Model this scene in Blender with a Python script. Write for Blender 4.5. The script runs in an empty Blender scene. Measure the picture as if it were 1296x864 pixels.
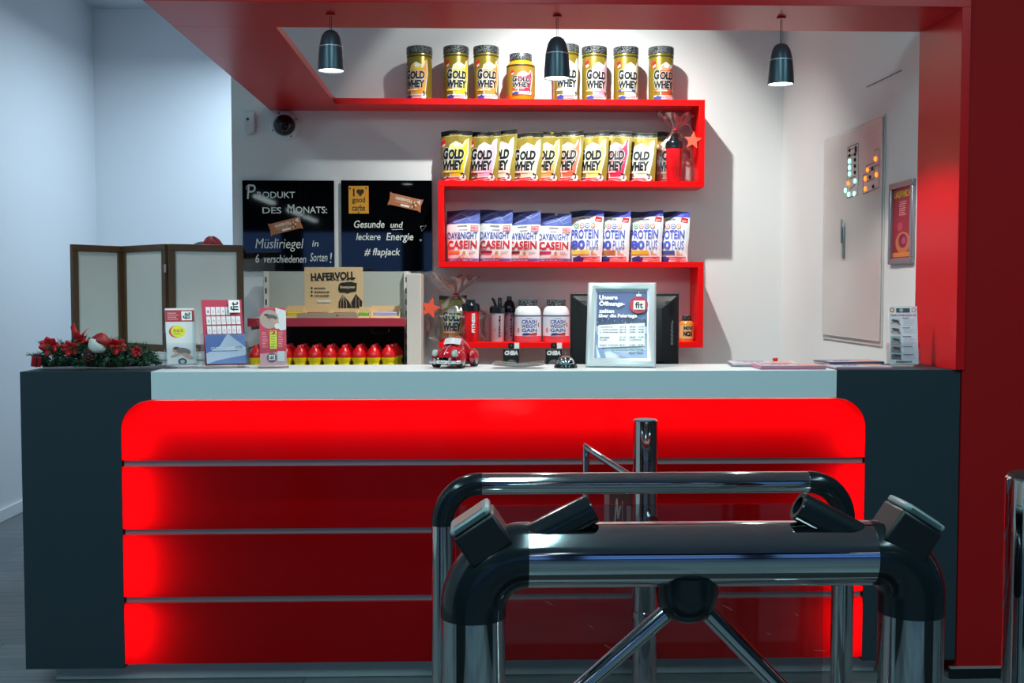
import bpy, bmesh, math, random
from mathutils import Vector, Matrix, Euler, noise
random.seed(7)
PI = math.pi
SC = bpy.context.scene
COL = SC.collection
R = math.radians

# ------------------------------------------------------------------ camera, exposure
CAM_H, FPX = 1.40, 1400.0
PITCH, YAW = math.atan(66/1400), math.atan(43/1400)
cam = bpy.data.objects.new('camera', bpy.data.cameras.new('camera'))
COL.objects.link(cam)
cam.data.sensor_width = 36.0
cam.data.lens = FPX/1296*36.0
cam.data.clip_start = 0.05
cam.location = (0, 0, CAM_H)
cam.rotation_euler = (PI/2 - PITCH, 0, -YAW)
SC.camera = cam
SC.view_settings.view_transform = 'Standard'
SC.view_settings.look = 'None'
SC.view_settings.gamma = 1.0
SC.view_settings.use_curve_mapping = False
SC.view_settings.exposure = 0.0
SC.cycles.max_bounces = 10
SC.cycles.diffuse_bounces = 4
SC.cycles.glossy_bounces = 6
SC.cycles.transparent_max_bounces = 16
SC.cycles.sample_clamp_indirect = 6.0
SC.cycles.caustics_reflective = False
SC.cycles.caustics_refractive = False

def lin(c):
    c = c/255.0
    return c/12.92 if c <= 0.04045 else ((c+0.055)/1.055)**2.4
def rgb(t): return (lin(t[0]), lin(t[1]), lin(t[2]), 1.0)

# ------------------------------------------------------------------ world, lights of the place and added spots
w = bpy.data.worlds.new('world'); SC.world = w; w.use_nodes = True
w.node_tree.nodes['Background'].inputs[0].default_value = (0.45, 0.62, 0.75, 1)
w.node_tree.nodes['Background'].inputs[1].default_value = 0.03

def area_light(name, loc, target, sx, sy, power, color=(1,1,1), parent=None):
    d = bpy.data.lights.new(name, 'AREA'); d.shape = 'RECTANGLE'; d.size = sx; d.size_y = sy
    d.energy = power; d.color = color
    o = bpy.data.objects.new(name, d); COL.objects.link(o); o.location = loc
    o.rotation_euler = (Vector(target)-Vector(loc)).to_track_quat('-Z', 'Y').to_euler()
    if parent: o.parent = parent
    return o
def spot_light(name, loc, target, power, angle, blend=0.15, radius=0.03, color=(1,1,1)):
    d = bpy.data.lights.new(name, 'SPOT'); d.energy = power; d.spot_size = R(angle); d.spot_blend = blend
    d.shadow_soft_size = radius; d.color = color
    o = bpy.data.objects.new(name, d); COL.objects.link(o); o.location = loc
    o.rotation_euler = (Vector(target)-Vector(loc)).to_track_quat('-Z', 'Y').to_euler()
    return o
SPOT_COL = (0.94, 1.0, 0.95)
spot_light('ceiling_spot', (0.42, 5.10, 3.44), (0.42, 6.10, 2.44), 36, 82, 0.2, 0.03, SPOT_COL)
spot_light('ceiling_spot', (0.42, 5.10, 3.44), (0.54, 5.58, 2.20), 280, 98, 0.9, 0.03, SPOT_COL)  # second spot added at the same point to even out the lower wall
spot_light('screen_fill_spot', (-1.95, 4.4, 3.44), (-1.68, 5.62, 1.32), 52, 30, 0.5, 0.03, SPOT_COL)  # added fill lamp, brightens the folding screen panels
area_light('corridor_light', (-1.45, 7.25, 3.14), (-1.45, 7.25, 0), 0.3, 1.5, 50, (0.67, 0.86, 1.0))
TEAL = (0.55, 0.94, 1.0)
for lx in (-2.2, 0.2, 2.6):
    area_light('hall_light', (lx, 0.6, 3.40), (lx, 0.6, 0), 0.25, 3.2, 66, TEAL)
LED_TOP, LED_SIDE = 3.8, 1.7
PENDANT_W = 27

# ------------------------------------------------------------------ pixel helper: photo pixel + depth plane -> place in the room
CM = Euler(cam.rotation_euler).to_matrix()
def W(px, py, Y):
    d = CM @ Vector(((px-648)/FPX, -(py-432)/FPX, -1.0))
    t = Y/d.y
    return Vector((d.x*t, Y, CAM_H + d.z*t))
def WX(px, py, X):
    d = CM @ Vector(((px-648)/FPX, -(py-432)/FPX, -1.0))
    t = X/d.x
    return Vector((X, d.y*t, CAM_H + d.z*t))

# ------------------------------------------------------------------ materials
_M = {}
def mat(name, col, rough=0.5, metal=0.0, spec=0.5, coat=0.0, emit=0.0, trans=0.0, bump=0.0, bscale=60.0, var=0.0, vscale=8.0):
    if name in _M: return _M[name]
    m = bpy.data.materials.new(name); m.use_nodes = True
    nt = m.node_tree; b = nt.nodes['Principled BSDF']
    b.inputs['Base Color'].default_value = rgb(col)
    b.inputs['Roughness'].default_value = rough
    b.inputs['Metallic'].default_value = metal
    b.inputs['Specular IOR Level'].default_value = spec
    b.inputs['Coat Weight'].default_value = coat
    b.inputs['Transmission Weight'].default_value = trans
    if emit:
        b.inputs['Emission Color'].default_value = rgb(col); b.inputs['Emission Strength'].default_value = emit
    if bump or var:
        tc = nt.nodes.new('ShaderNodeTexCoord')
        n = nt.nodes.new('ShaderNodeTexNoise'); n.inputs['Scale'].default_value = bscale; n.inputs['Detail'].default_value = 4
        nt.links.new(tc.outputs['Object'], n.inputs['Vector'])
        if bump:
            bp = nt.nodes.new('ShaderNodeBump'); bp.inputs['Strength'].default_value = bump; bp.inputs['Distance'].default_value = 0.003
            nt.links.new(n.outputs['Fac'], bp.inputs['Height']); nt.links.new(bp.outputs['Normal'], b.inputs['Normal'])
        if var:
            n2 = nt.nodes.new('ShaderNodeTexNoise'); n2.inputs['Scale'].default_value = vscale; n2.inputs['Detail'].default_value = 5
            nt.links.new(tc.outputs['Object'], n2.inputs['Vector'])
            mx = nt.nodes.new('ShaderNodeMix'); mx.data_type = 'RGBA'
            c = rgb(col)
            mx.inputs[6].default_value = tuple(max(0, v*(1-var)) for v in c[:3])+(1,)
            mx.inputs[7].default_value = tuple(min(1, v*(1+var)) for v in c[:3])+(1,)
            nt.links.new(n2.outputs['Fac'], mx.inputs[0]); nt.links.new(mx.outputs[2], b.inputs['Base Color'])
    _M[name] = m
    return m
def ink(col, rough=0.45):
    return mat('ink_%02x%02x%02x_%d' % (col+(int(rough*100),)), col, rough)
def clear_mat(name, tint=(255,255,255), gloss=0.12, rough=0.04, rim=0.5):
    if name in _M: return _M[name]
    m = bpy.data.materials.new(name); m.use_nodes = True; nt = m.node_tree
    nt.nodes.clear()
    o = nt.nodes.new('ShaderNodeOutputMaterial'); mx = nt.nodes.new('ShaderNodeMixShader')
    t = nt.nodes.new('ShaderNodeBsdfTransparent'); t.inputs[0].default_value = rgb(tint)
    g = nt.nodes.new('ShaderNodeBsdfGlossy'); g.inputs['Roughness'].default_value = rough
    lw = nt.nodes.new('ShaderNodeLayerWeight'); lw.inputs[0].default_value = rim
    ml = nt.nodes.new('ShaderNodeMath'); ml.operation = 'MULTIPLY_ADD'
    ml.inputs[1].default_value = 0.4; ml.inputs[2].default_value = gloss; ml.use_clamp = True
    nt.links.new(lw.outputs['Fresnel'], ml.inputs[0]); nt.links.new(ml.outputs[0], mx.inputs[0])
    nt.links.new(t.outputs[0], mx.inputs[1]); nt.links.new(g.outputs[0], mx.inputs[2]); nt.links.new(mx.outputs[0], o.inputs[0])
    _M[name] = m
    return m
def lid_mat():
    m = mat('checkered_lid', (60,60,62), 0.35, 0.3); nt = m.node_tree; b = nt.nodes['Principled BSDF']
    tc = nt.nodes.new('ShaderNodeTexCoord'); v = nt.nodes.new('ShaderNodeTexVoronoi'); v.inputs['Scale'].default_value = 150
    v.feature = 'DISTANCE_TO_EDGE'
    r = nt.nodes.new('ShaderNodeValToRGB'); r.color_ramp.elements[0].position = 0.12; r.color_ramp.elements[0].color = rgb((30,30,34))
    r.color_ramp.elements[1].position = 0.3; r.color_ramp.elements[1].color = rgb((165,168,170))
    nt.links.new(tc.outputs['Object'], v.inputs['Vector']); nt.links.new(v.outputs['Distance'], r.inputs[0]); nt.links.new(r.outputs[0], b.inputs['Base Color'])
    return m

WALL = mat('wall_paint', (228,226,226), 0.75, bump=0.05, bscale=200)
WALLB = mat('corridor_paint', (222,226,232), 0.8, bump=0.05, bscale=200)
CEIL = mat('ceiling_paint', (205,210,215), 0.9)
REDL = mat('red_satin_laminate', (206,20,28), 0.30, spec=0.22)
REDB = mat('bright_red_laminate', (250,2,4), 0.38, spec=0.3)
REDW = mat('dark_red_wall_paint', (168,20,22), 0.6, spec=0.12, bump=0.04)
ANTH = mat('anthracite_board', (42,54,62), 0.5, spec=0.3, bump=0.03, bscale=300)
WHITE = mat('white_gloss_laminate', (226,232,234), 0.3, spec=0.4)
ALU = mat('brushed_aluminium', (186,184,188), 0.35, 0.6)
PLINTH = mat('grey_plinth_metal', (225,232,235), 0.4, 0.0)
CHROME = mat('chrome_tube', (205,210,212), 0.06, 1.0)
BLACKP = mat('black_gloss_plastic', (20,28,33), 0.16, spec=0.5)
BLACKM = mat('black_matt_plastic', (16,20,23), 0.42)
BLACKS = mat('black_gloss_glass', (4,5,7), 0.03, spec=1.0)
GREYP = mat('grey_plastic', (125,140,143), 0.35)
WOOD = mat('brown_wood', (92,66,46), 0.4, var=0.35, vscale=14)
FABRIC = mat('pale_grey_board', (228,226,222), 0.8, bump=0.1, bscale=400)
KRAFT = mat('kraft_cardboard', (236,196,146), 0.75, var=0.08, vscale=60)
LAMPG = mat('lamp_grey_lacquer', (72,86,96), 0.32, 0.5)
CREAM = mat('cream_metal', (222,214,204), 0.45)
GONDG = mat('grey_back_panel', (176,180,172), 0.6)
LID = lid_mat()
ACRYL = clear_mat('clear_acrylic', (253,253,254), 0.012, 0.03, 0.3)
CELLO = clear_mat('crinkled_cellophane', (252,252,252), 0.075, 0.2, 0.5)
CELLOF = clear_mat('gathered_cellophane', (252,252,252), 0.24, 0.34, 0.5)
GLASSP = clear_mat('scratched_clear_pane', (236,236,236), 0.035, 0.02, 0.25)

def floor_mat():
    m = mat('grey_oak_planks', (95,100,105), 0.32, spec=0.4); nt = m.node_tree; b = nt.nodes['Principled BSDF']
    tc = nt.nodes.new('ShaderNodeTexCoord')
    br = nt.nodes.new('ShaderNodeTexBrick'); br.inputs['Scale'].default_value = 1.0
    br.inputs['Brick Width'].default_value = 1.25; br.inputs['Row Height'].default_value = 0.19; br.inputs['Mortar Size'].default_value = 0.0025
    br.inputs['Color1'].default_value = rgb((104,110,114)); br.inputs['Color2'].default_value = rgb((80,86,92)); br.inputs['Mortar'].default_value = rgb((40,42,46))
    mp = nt.nodes.new('ShaderNodeMapping'); mp.inputs['Scale'].default_value = (2.0, 26.0, 1)
    n = nt.nodes.new('ShaderNodeTexNoise'); n.inputs['Scale'].default_value = 1.6; n.inputs['Detail'].default_value = 8
    mx = nt.nodes.new('ShaderNodeMix'); mx.data_type = 'RGBA'; mx.blend_type = 'OVERLAY'; mx.inputs[0].default_value = 0.75
    nt.links.new(tc.outputs['Object'], br.inputs['Vector']); nt.links.new(tc.outputs['Object'], mp.inputs['Vector']); nt.links.new(mp.outputs[0], n.inputs['Vector'])
    nt.links.new(br.outputs['Color'], mx.inputs[6]); nt.links.new(n.outputs['Fac'], mx.inputs[7]); nt.links.new(mx.outputs[2], b.inputs['Base Color'])
    return m
FLOOR = floor_mat()

def panel_mat():
    # translucent red acrylic, lit from behind by real LED strips
    m = bpy.data.materials.new('translucent_red_acrylic'); m.use_nodes = True; nt = m.node_tree; nt.nodes.clear()
    o = nt.nodes.new('ShaderNodeOutputMaterial')
    d = nt.nodes.new('ShaderNodeBsdfDiffuse'); d.inputs[0].default_value = rgb((200,4,14))
    t = nt.nodes.new('ShaderNodeBsdfTranslucent'); t.inputs[0].default_value = rgb((255,3,8))
    g = nt.nodes.new('ShaderNodeBsdfGlossy'); g.inputs['Roughness'].default_value = 0.12
    fr = nt.nodes.new('ShaderNodeFresnel'); fr.inputs[0].default_value = 1.3
    a = nt.nodes.new('ShaderNodeMixShader'); a.inputs[0].default_value = 0.5
    c = nt.nodes.new('ShaderNodeMixShader')
    nt.links.new(d.outputs[0], a.inputs[1]); nt.links.new(t.outputs[0], a.inputs[2])
    nt.links.new(fr.outputs[0], c.inputs[0]); nt.links.new(a.outputs[0], c.inputs[1]); nt.links.new(g.outputs[0], c.inputs[2])
    nt.links.new(c.outputs[0], o.inputs[0])
    return m
PANEL = panel_mat()

# ------------------------------------------------------------------ mesh builder
class MB:
    def __init__(s): s.bm = bmesh.new(); s.mats = []
    def mi(s, m):
        if m not in s.mats: s.mats.append(m)
        return s.mats.index(m)
    def face(s, vs, k, smooth=True):
        try:
            f = s.bm.faces.new(vs); f.material_index = k; f.smooth = smooth; return f
        except ValueError: return None
    def box(s, x0, x1, y0, y1, z0, z1, m):
        k = s.mi(m); v = [s.bm.verts.new(p) for p in ((x0,y0,z0),(x1,y0,z0),(x1,y1,z0),(x0,y1,z0),(x0,y0,z1),(x1,y0,z1),(x1,y1,z1),(x0,y1,z1))]
        for q in ((0,3,2,1),(4,5,6,7),(0,1,5,4),(1,2,6,5),(2,3,7,6),(3,0,4,7)): s.face([v[i] for i in q], k)
        return s
    def prism(s, pts, y0, y1, m, back=True):
        k = s.mi(m)
        a = [s.bm.verts.new((p[0], y0, p[1])) for p in pts]; b = [s.bm.verts.new((p[0], y1, p[1])) for p in pts]
        s.face(a, k)
        if back: s.face(b[::-1], k)
        n = len(pts)
        for i in range(n): s.face([a[i], b[i], b[(i+1)%n], a[(i+1)%n]], k)
        return s
    def zprism(s, pts, z0, z1, m):
        k = s.mi(m)
        a = [s.bm.verts.new((p[0], p[1], z0)) for p in pts]; b = [s.bm.verts.new((p[0], p[1], z1)) for p in pts]
        s.face(a, k); s.face(b[::-1], k); n = len(pts)
        for i in range(n): s.face([a[i], b[i], b[(i+1)%n], a[(i+1)%n]], k)
        return s
    def lathe(s, prof, m, seg=24, c=(0,0,0), wob=None):
        k = s.mi(m); rings = []
        for r, z in prof:
            if r < 1e-6: rings.append([s.bm.verts.new((c[0], c[1], c[2]+z))])
            else:
                rings.append([s.bm.verts.new((c[0]+r*math.cos(2*PI*i/seg)*(wob(i,z) if wob else 1), c[1]+r*math.sin(2*PI*i/seg)*(wob(i,z) if wob else 1), c[2]+z)) for i in range(seg)])
        for a, b in zip(rings, rings[1:]):
            if len(a) == 1 and len(b) == 1: continue
            for i in range(seg):
                j = (i+1) % seg
                if len(a) == 1: s.face([a[0], b[j], b[i]], k)
                elif len(b) == 1: s.face([a[i], a[j], b[0]], k)
                else: s.face([a[i], a[j], b[j], b[i]], k)
        return s
    def tube(s, path, r, m, seg=16, caps=True):
        k = s.mi(m); path = [Vector(p) for p in path]; n = len(path)
        rs = r if isinstance(r, (list, tuple)) else [r]*n
        T = []
        for i in range(n):
            t = path[min(i+1,n-1)] - path[max(i-1,0)]; T.append(t.normalized())
        u = T[0].orthogonal().normalized(); rings = []
        for i in range(n):
            if i:
                q = T[i-1].rotation_difference(T[i]); u = q @ u
            v = T[i].cross(u)
            rings.append([s.bm.verts.new(path[i] + rs[i]*(math.cos(2*PI*j/seg)*u + math.sin(2*PI*j/seg)*v)) for j in range(seg)])
        for a, b in zip(rings, rings[1:]):
            for j in range(seg): s.face([a[j], a[(j+1)%seg], b[(j+1)%seg], b[j]], k)
        if caps: s.face(rings[0][::-1], k); s.face(rings[-1], k)
        return s
    def ball(s, c, rx, ry, rz, m, seg=16, rings=10):
        k = s.mi(m); rr = []
        for i in range(rings+1):
            th = PI*i/rings
            if i in (0, rings): rr.append([s.bm.verts.new((c[0], c[1], c[2]+rz*math.cos(th)))])
            else: rr.append([s.bm.verts.new((c[0]+rx*math.sin(th)*math.cos(2*PI*j/seg), c[1]+ry*math.sin(th)*math.sin(2*PI*j/seg), c[2]+rz*math.cos(th))) for j in range(seg)])
        for a, b in zip(rr, rr[1:]):
            for j in range(seg):
                q = (j+1) % seg
                if len(a) == 1: s.face([a[0], b[j], b[q]], k)
                elif len(b) == 1: s.face([a[j], b[0], a[q]], k)
                else: s.face([a[j], b[j], b[q], a[q]], k)
        return s
    def grid(s, nu, nv, fn, m):
        k = s.mi(m); g = [[s.bm.verts.new(fn(i/nu, j/nv)) for j in range(nv+1)] for i in range(nu+1)]
        for i in range(nu):
            for j in range(nv): s.face([g[i][j], g[i+1][j], g[i+1][j+1], g[i][j+1]], k)
        return s
    def build(s, name, parent=None, loc=None, rot=None, bevel=0.0, sharp=35, weld=False, bseg=2):
        if weld: bmesh.ops.remove_doubles(s.bm, verts=s.bm.verts, dist=1e-5)
        bmesh.ops.recalc_face_normals(s.bm, faces=s.bm.faces)
        me = bpy.data.meshes.new(name); s.bm.to_mesh(me); s.bm.free()
        for m in s.mats: me.materials.append(m)
        try: me.set_sharp_from_angle(angle=R(sharp))
        except Exception: pass
        o = bpy.data.objects.new(name, me); COL.objects.link(o)
        if parent: o.parent = parent
        if loc is not None: o.location = loc
        if rot is not None: o.rotation_euler = rot
        if bevel:
            b = o.modifiers.new('bevel', 'BEVEL'); b.width = bevel; b.segments = bseg; b.limit_method = 'ANGLE'; b.angle_limit = R(40); b.use_clamp_overlap = True
        return o

def thing(name, label, cat, loc=(0,0,0), rot=(0,0,0), group=None):
    o = bpy.data.objects.new(name, None); COL.objects.link(o); o.empty_display_size = 0.05
    o.location = loc; o.rotation_euler = rot
    return tag(o, label, cat, group)
def tag(o, label, cat, group=None):
    o['label'] = label; o['category'] = cat
    if group: o['group'] = group
    return o
def struct(o):
    o['kind'] = 'structure'; return o
def kids(o): return [c for c in COL.objects if c.parent == o]
def copy_tree(o, parent=None):
    c = o.copy(); COL.objects.link(c)
    if parent: c.parent = parent
    for ch in kids(o): copy_tree(ch, c)
    return c
ORD = ['leftmost','second from left','third from left','fourth from left','fifth from left','sixth from left','seventh from left','eighth from left','ninth from left','tenth from left']

# ------------------------------------------------------------------ flat artwork: lettering and printed shapes laid on a surface
_T = {}
def text_polys(s, bold=0.0, shear=0.0):
    key = (s, bold, shear)
    if key in _T: return _T[key]
    cu = bpy.data.curves.new('lettering', 'FONT'); cu.body = s; cu.offset = bold; cu.shear = shear; cu.resolution_u = 3; cu.size = 1.0
    ob = bpy.data.objects.new('lettering', cu); COL.objects.link(ob)
    dg = bpy.context.evaluated_depsgraph_get()
    me = bpy.data.meshes.new_from_object(ob.evaluated_get(dg))
    vs = [(v.co.x, v.co.y) for v in me.vertices]
    out = [[vs[i] for i in p.vertices] for p in me.polygons]
    bpy.data.objects.remove(ob); bpy.data.curves.remove(cu); bpy.data.meshes.remove(me)
    xs = [p[0] for q in out for p in q]; ys = [p[1] for q in out for p in q]
    r = (out, min(xs), max(xs), min(ys), max(ys)); _T[key] = r
    return r
class Art:
    def __init__(s): s.sh = []
    def poly(s, pts, col): s.sh.append(([list(pts)], col)); return s
    def rect(s, x0, y0, x1, y1, col): return s.poly([(x0,y0),(x1,y0),(x1,y1),(x0,y1)], col)
    def ell(s, cx, cy, rx, ry, col, n=20, a0=0, rot=0):
        c, q = math.cos(rot), math.sin(rot)
        P = [(rx*math.cos(2*PI*i/n), ry*math.sin(2*PI*i/n)) for i in range(n)]
        return s.poly([(cx+x*c-y*q, cy+x*q+y*c) for x, y in P], col)
    def line(s, pts, wd, col):
        out = []
        for (x0,y0),(x1,y1) in zip(pts, pts[1:]):
            L = math.hypot(x1-x0, y1-y0) or 1e-9; nx, ny = -(y1-y0)/L*wd/2, (x1-x0)/L*wd/2
            out.append([(x0+nx,y0+ny),(x0-nx,y0-ny),(x1-nx,y1-ny),(x1+nx,y1+ny)])
        s.sh.append((out, col)); return s
    def text(s, t, x0, y0, x1, y1, col, bold=0.0, shear=0.0, rot=0.0):
        ps, a, b, c, d = text_polys(t, bold, shear)
        fx, fy = (x1-x0)/(b-a), (y1-y0)/(d-c); cx, cy = (x0+x1)/2, (y0+y1)/2; C, Q = math.cos(rot), math.sin(rot)
        def tr(p):
            x, y = x0+(p[0]-a)*fx-cx, y0+(p[1]-c)*fy-cy
            return (cx+x*C-y*Q, cy+x*Q+y*C)
        s.sh.append(([[tr(p) for p in q] for q in ps], col)); return s
    def scribble(s, x0, y0, x1, y1, rows, col, seed=1, hgt=0.5):
        # lines of print too small to read
        rd = random.Random(seed); P = []
        for k in range(rows):
            yy = y1-(k+0.5)*(y1-y0)/rows; h = (y1-y0)/rows*hgt/2; x = x0; end = x1-rd.random()*0.35*(x1-x0)
            while x < end:
                ln = (x1-x0)*rd.uniform(0.06, 0.16); P.append([(x,yy-h),(min(x+ln,end),yy-h),(min(x+ln,end),yy+h),(x,yy+h)]); x += ln+(x1-x0)*0.03
        s.sh.append((P, col)); return s
    def build(s, name, parent, fn=None, gx=None, gy=None, off=0.0006, step=0.00012, rough=0.45, **kw):
        bm = bmesh.new(); mats = []; lay = bm.verts.layers.float.new('lay')
        for k, (polys, col) in enumerate(s.sh):
            m = col if isinstance(col, bpy.types.Material) else ink(col, rough)
            if m not in mats: mats.append(m)
            mi = mats.index(m)
            for q in polys:
                vs = []
                for p in q:
                    v = bm.verts.new((p[0], 0, p[1])); v[lay] = k; vs.append(v)
                try: bm.faces.new(vs).material_index = mi
                except ValueError: pass
        def cut(step_, ax):
            vals = [v.co[ax] for v in bm.verts]
            if not vals: return
            c = math.ceil(min(vals)/step_)*step_
            while c < max(vals):
                no = Vector((0,0,0)); no[ax] = 1; co = Vector((0,0,0)); co[ax] = c
                bmesh.ops.bisect_plane(bm, geom=bm.verts[:]+bm.edges[:]+bm.faces[:], dist=1e-7, plane_co=co, plane_no=no); c += step_
        if gx: cut(gx, 0)
        if gy: cut(gy, 2)
        if fn is None: fn = lambda u, v, o: (u, -o, v)
        # new verts from cuts take their layer from face colours
        fl = {}
        for v in bm.verts:
            ks = [e[lay] for e in [v]]
            fl[v] = ks[0]
        for v in bm.verts:
            v.co = Vector(fn(v.co.x, v.co.z, off+step*fl[v]))
        for f in bm.faces: f.smooth = False
        me = bpy.data.meshes.new(name); bm.to_mesh(me); bm.free()
        for m in mats: me.materials.append(m)
        o = bpy.data.objects.new(name, me); COL.objects.link(o); o.parent = parent
        for a, b in kw.items(): setattr(o, a, b)
        return o
# ================================================================== THE ROOM
YB = 6.21                      # shop back wall
ZC = 3.50                      # ceiling
XR = 1.712                     # inner right wall
struct(MB().box(-6.0, 6.0, -9.0, 9.0, -0.05, 0.0, FLOOR).build('floor'))
struct(MB().box(-6.0, 6.0, -9.0, 9.0, ZC, ZC+0.05, CEIL).build('ceiling'))
XW = W(294, 250, YB).x
struct(MB().box(XW, XR+0.2, YB, YB+0.12, 0, ZC, WALL).build('wall_back'))
XL = WX(0, 660, -2.88).x
YFAR = WX(122.5, 300, -2.88).y
struct(MB().box(-2.98, -2.88, 1.5, YFAR+0.1, 0, ZC, WALLB).build('wall_left'))
struct(MB().box(-2.98, 3.0, YFAR, YFAR+0.1, 0, ZC, WALLB).build('wall_far'))
struct(MB().box(XR, XR+0.12, 4.0, YB+0.12, 0, ZC, WALL).build('wall_right'))
struct(MB().box(-2.88, -2.865, 1.5, YFAR, 0, 0.075, WHITE).build('baseboard_left', bevel=0.003))
YF = 3.89                      # counter front
xr0 = W(1217, 468, 3.885).x
struct(MB().box(xr0+0.002, 6.0, 3.885, 4.005, 0, ZC, REDW).build('wall_front'))
zb = W(1240, 845.5, 3.87).z
m_ = MB(); m_.box(W(1204, 850, 3.86).x, 6.0, 3.868, 3.884, 0, zb, BLACKM); m_.box(W(1204, 850, 3.86).x, 6.0, 3.867, 3.8845, zb, zb+0.004, ALU)
struct(m_.build('baseboard_right'))
# the hall behind the camera: what the chrome and the blackboards mirror
HALL = mat('hall_wall_paint', (66,74,78), 0.8)
struct(MB().box(-6.1, -6.0, -9.0, 1.6, 0, ZC, HALL).build('wall_hall_left'))
struct(MB().box(-6.0, -2.88, 1.5, 1.6, 0, ZC, HALL).build('wall_hall_front'))
struct(MB().box(6.0, 6.1, -9.0, 4.0, 0, ZC, HALL).build('wall_hall_right'))
DARKW = mat('dark_window_wall', (30,34,38), 0.6)
struct(MB().box(-6.0, 6.0, -9.1, -9.0, 0, ZC, DARKW).build('wall_rear'))
DUSK = mat('dusk_window_pane', (72,106,164), 0.2, emit=1.4)
k = 1
for i in range(5):
    for (za, zc) in ((0.25, 1.45), (1.6, 2.55)):
        x0 = -5.7+i*2.3
        f = MB()
        for b_ in ((x0, x0+2.0, za, za+0.06), (x0, x0+2.0, zc-0.06, zc), (x0, x0+0.06, za, zc), (x0+1.94, x0+2.0, za, zc)):
            f.box(b_[0], b_[1], -9.0, -8.94, b_[2], b_[3], BLACKM)
        f = struct(f.build('window_%d' % k)); k += 1
        MB().box(x0+0.06, x0+1.94, -8.99, -8.97, za+0.06, zc-0.06, DUSK).build('window_pane', f)
TUBE_ON = mat('fluorescent_tube', (225,245,250), 0.4, emit=3.0)
for j, (lx, ly) in enumerate(((-3.1,-3.9),(0.6,-3.9),(4.0,-3.9),(-3.1,-6.6),(0.6,-6.6),(4.0,-6.6),(-3.1,-8.3))):
    struct(MB().box(lx-0.04, lx+0.04, ly-0.65, ly+0.65, 2.68, 2.72, TUBE_ON).box(lx-0.07, lx+0.07, ly-0.7, ly+0.7, 2.72, 2.80, GREYP).box(lx-0.006, lx+0.006, ly-0.5, ly-0.488, 2.80, ZC, GREYP).box(lx-0.006, lx+0.006, ly+0.488, ly+0.5, 2.80, ZC, GREYP).build('trim_%d' % (j+10)))

# ================================================================== RED PORTAL FRAME (column, beam, soffit arm) and ribbon shelf
pf = thing('portal_frame', 'glossy red portal with column, ceiling beam and soffit arm above the reception counter', 'portal', (0,0,0))
TH = 0.032
p5 = W(800, 5.5, 3.875); ZS = p5.z                 # underside of beam, arm and top shelf
Y0P, Y1P = 3.875, 4.25
xi = W(1212.5, 300, Y0P).x
zct = W(640, 469.0, 3.89).z+0.0006
MB().box(xi, xi+TH, Y0P, Y1P, zct, ZS, REDL).build('column', pf, bevel=0.001)
xo = W(342.5, 141, YB).x; xin = W(424, 125, 5.98).x
MB().box(xo, xi+TH, Y0P, Y1P, ZS, ZS+TH, REDL).build('beam', pf, bevel=0.001)
MB().box(xo, xin, Y1P+0.0005, YB-0.002, ZS, ZS+TH, REDL).build('soffit_arm', pf, bevel=0.001)

rs = thing('ribbon_shelf', 'bright red zigzag wall shelf folded from one band of boards behind the counter', 'shelf', (0,0,0))
SY0, SY1 = 5.98, YB-0.002
def zt(py): return W(700, py, SY0).z
def xx(px, py=230): return W(px, py, SY0).x
xR = xx(891.5); xL = xx(554.5)
z1 = ZS; z2b, z2 = zt(236), zt(228.7); z3b, z3 = zt(338.2), zt(331); z4b, z4 = zt(440), zt(433)
T2 = 0.031
def board(name, x0, x1, a, b): MB().box(x0, x1, SY0, SY1, a, b, REDB).build(name, rs, bevel=0.001)
board('shelf_board', xin+0.001, xR, ZS, ZS+TH)
board('shelf_board', xL, xR, z2b, z2)
board('shelf_board', xL, xR, z3b, z3)
board('shelf_board', xL, xR, z4b, z4)
board('upright', xR-T2, xR, z2+0.0005, ZS-0.0005)
board('upright', xL, xL+T2, z3+0.0005, z2b-0.0005)
board('upright', xR-T2, xR, z4+0.0005, z3b-0.0005)

# ================================================================== RECEPTION COUNTER
ZTOP = W(640, 469.0, YF).z; ZSL = W(640, 504.5, YF).z
ZBB = W(97, 846, YF).z
YK = 4.20                                           # back edge of the counter top
xlL, xlR = W(25, 469, YF).x, W(190.5, 469, YF).x
xrL, xrR = W(1059.5, 469, YF).x, W(1221, 469, YF).x
pL, pR = W(154, 545, YF).x, W(1094.5, 545, YF).x    # red front
pT, pB = ZSL-0.002, W(640, 834, YF).z
rc = xlR-pL
def arc(cx, cz, r, a0, a1, n=10): return [(cx+r*math.cos(R(a0+(a1-a0)*i/n)), cz+r*math.sin(R(a0+(a1-a0)*i/n))) for i in range(n+1)]
g_ = 0.002
rc_ = thing('reception_counter', 'reception counter with glowing red backlit front panels between two anthracite end blocks', 'counter', (0,0,0))
def pedestal(x0, x1, edge, right):
    rr = rc+g_
    cx, cz = (pL+rc, pT-rc) if not right else (pR-rc, pT-rc)
    if not right:
        pts = [(x0, ZBB), (pL-g_, ZBB)] + arc(cx, cz, rr, 180, 90) + [(x1, pT+g_), (x1, ZTOP), (x0, ZTOP)]
    else:
        pts = [(x1, ZBB), (x1, ZTOP), (x0, ZTOP), (x0, pT+g_)] + arc(cx, cz, rr, 90, 0) + [(pR+g_, ZBB)]
    # open at the back for the knees of the staff: a board shell 0.31 deep
    return MB().prism(pts, YF, YK+0.02, ANTH).build('end_block', rc_, bevel=0.0015)
pedestal(xlL, xlR-0.0005, pL, False)
pedestal(xrL+0.0005, xr0-0.002, pR, True)
tag(MB().box(xlR+0.0005, xrL-0.0005, YF, YK+0.02, ZSL, ZTOP, WHITE).build('worktop', bevel=0.002), 'long white glossy counter top slab above the glowing red front', 'worktop')

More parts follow.
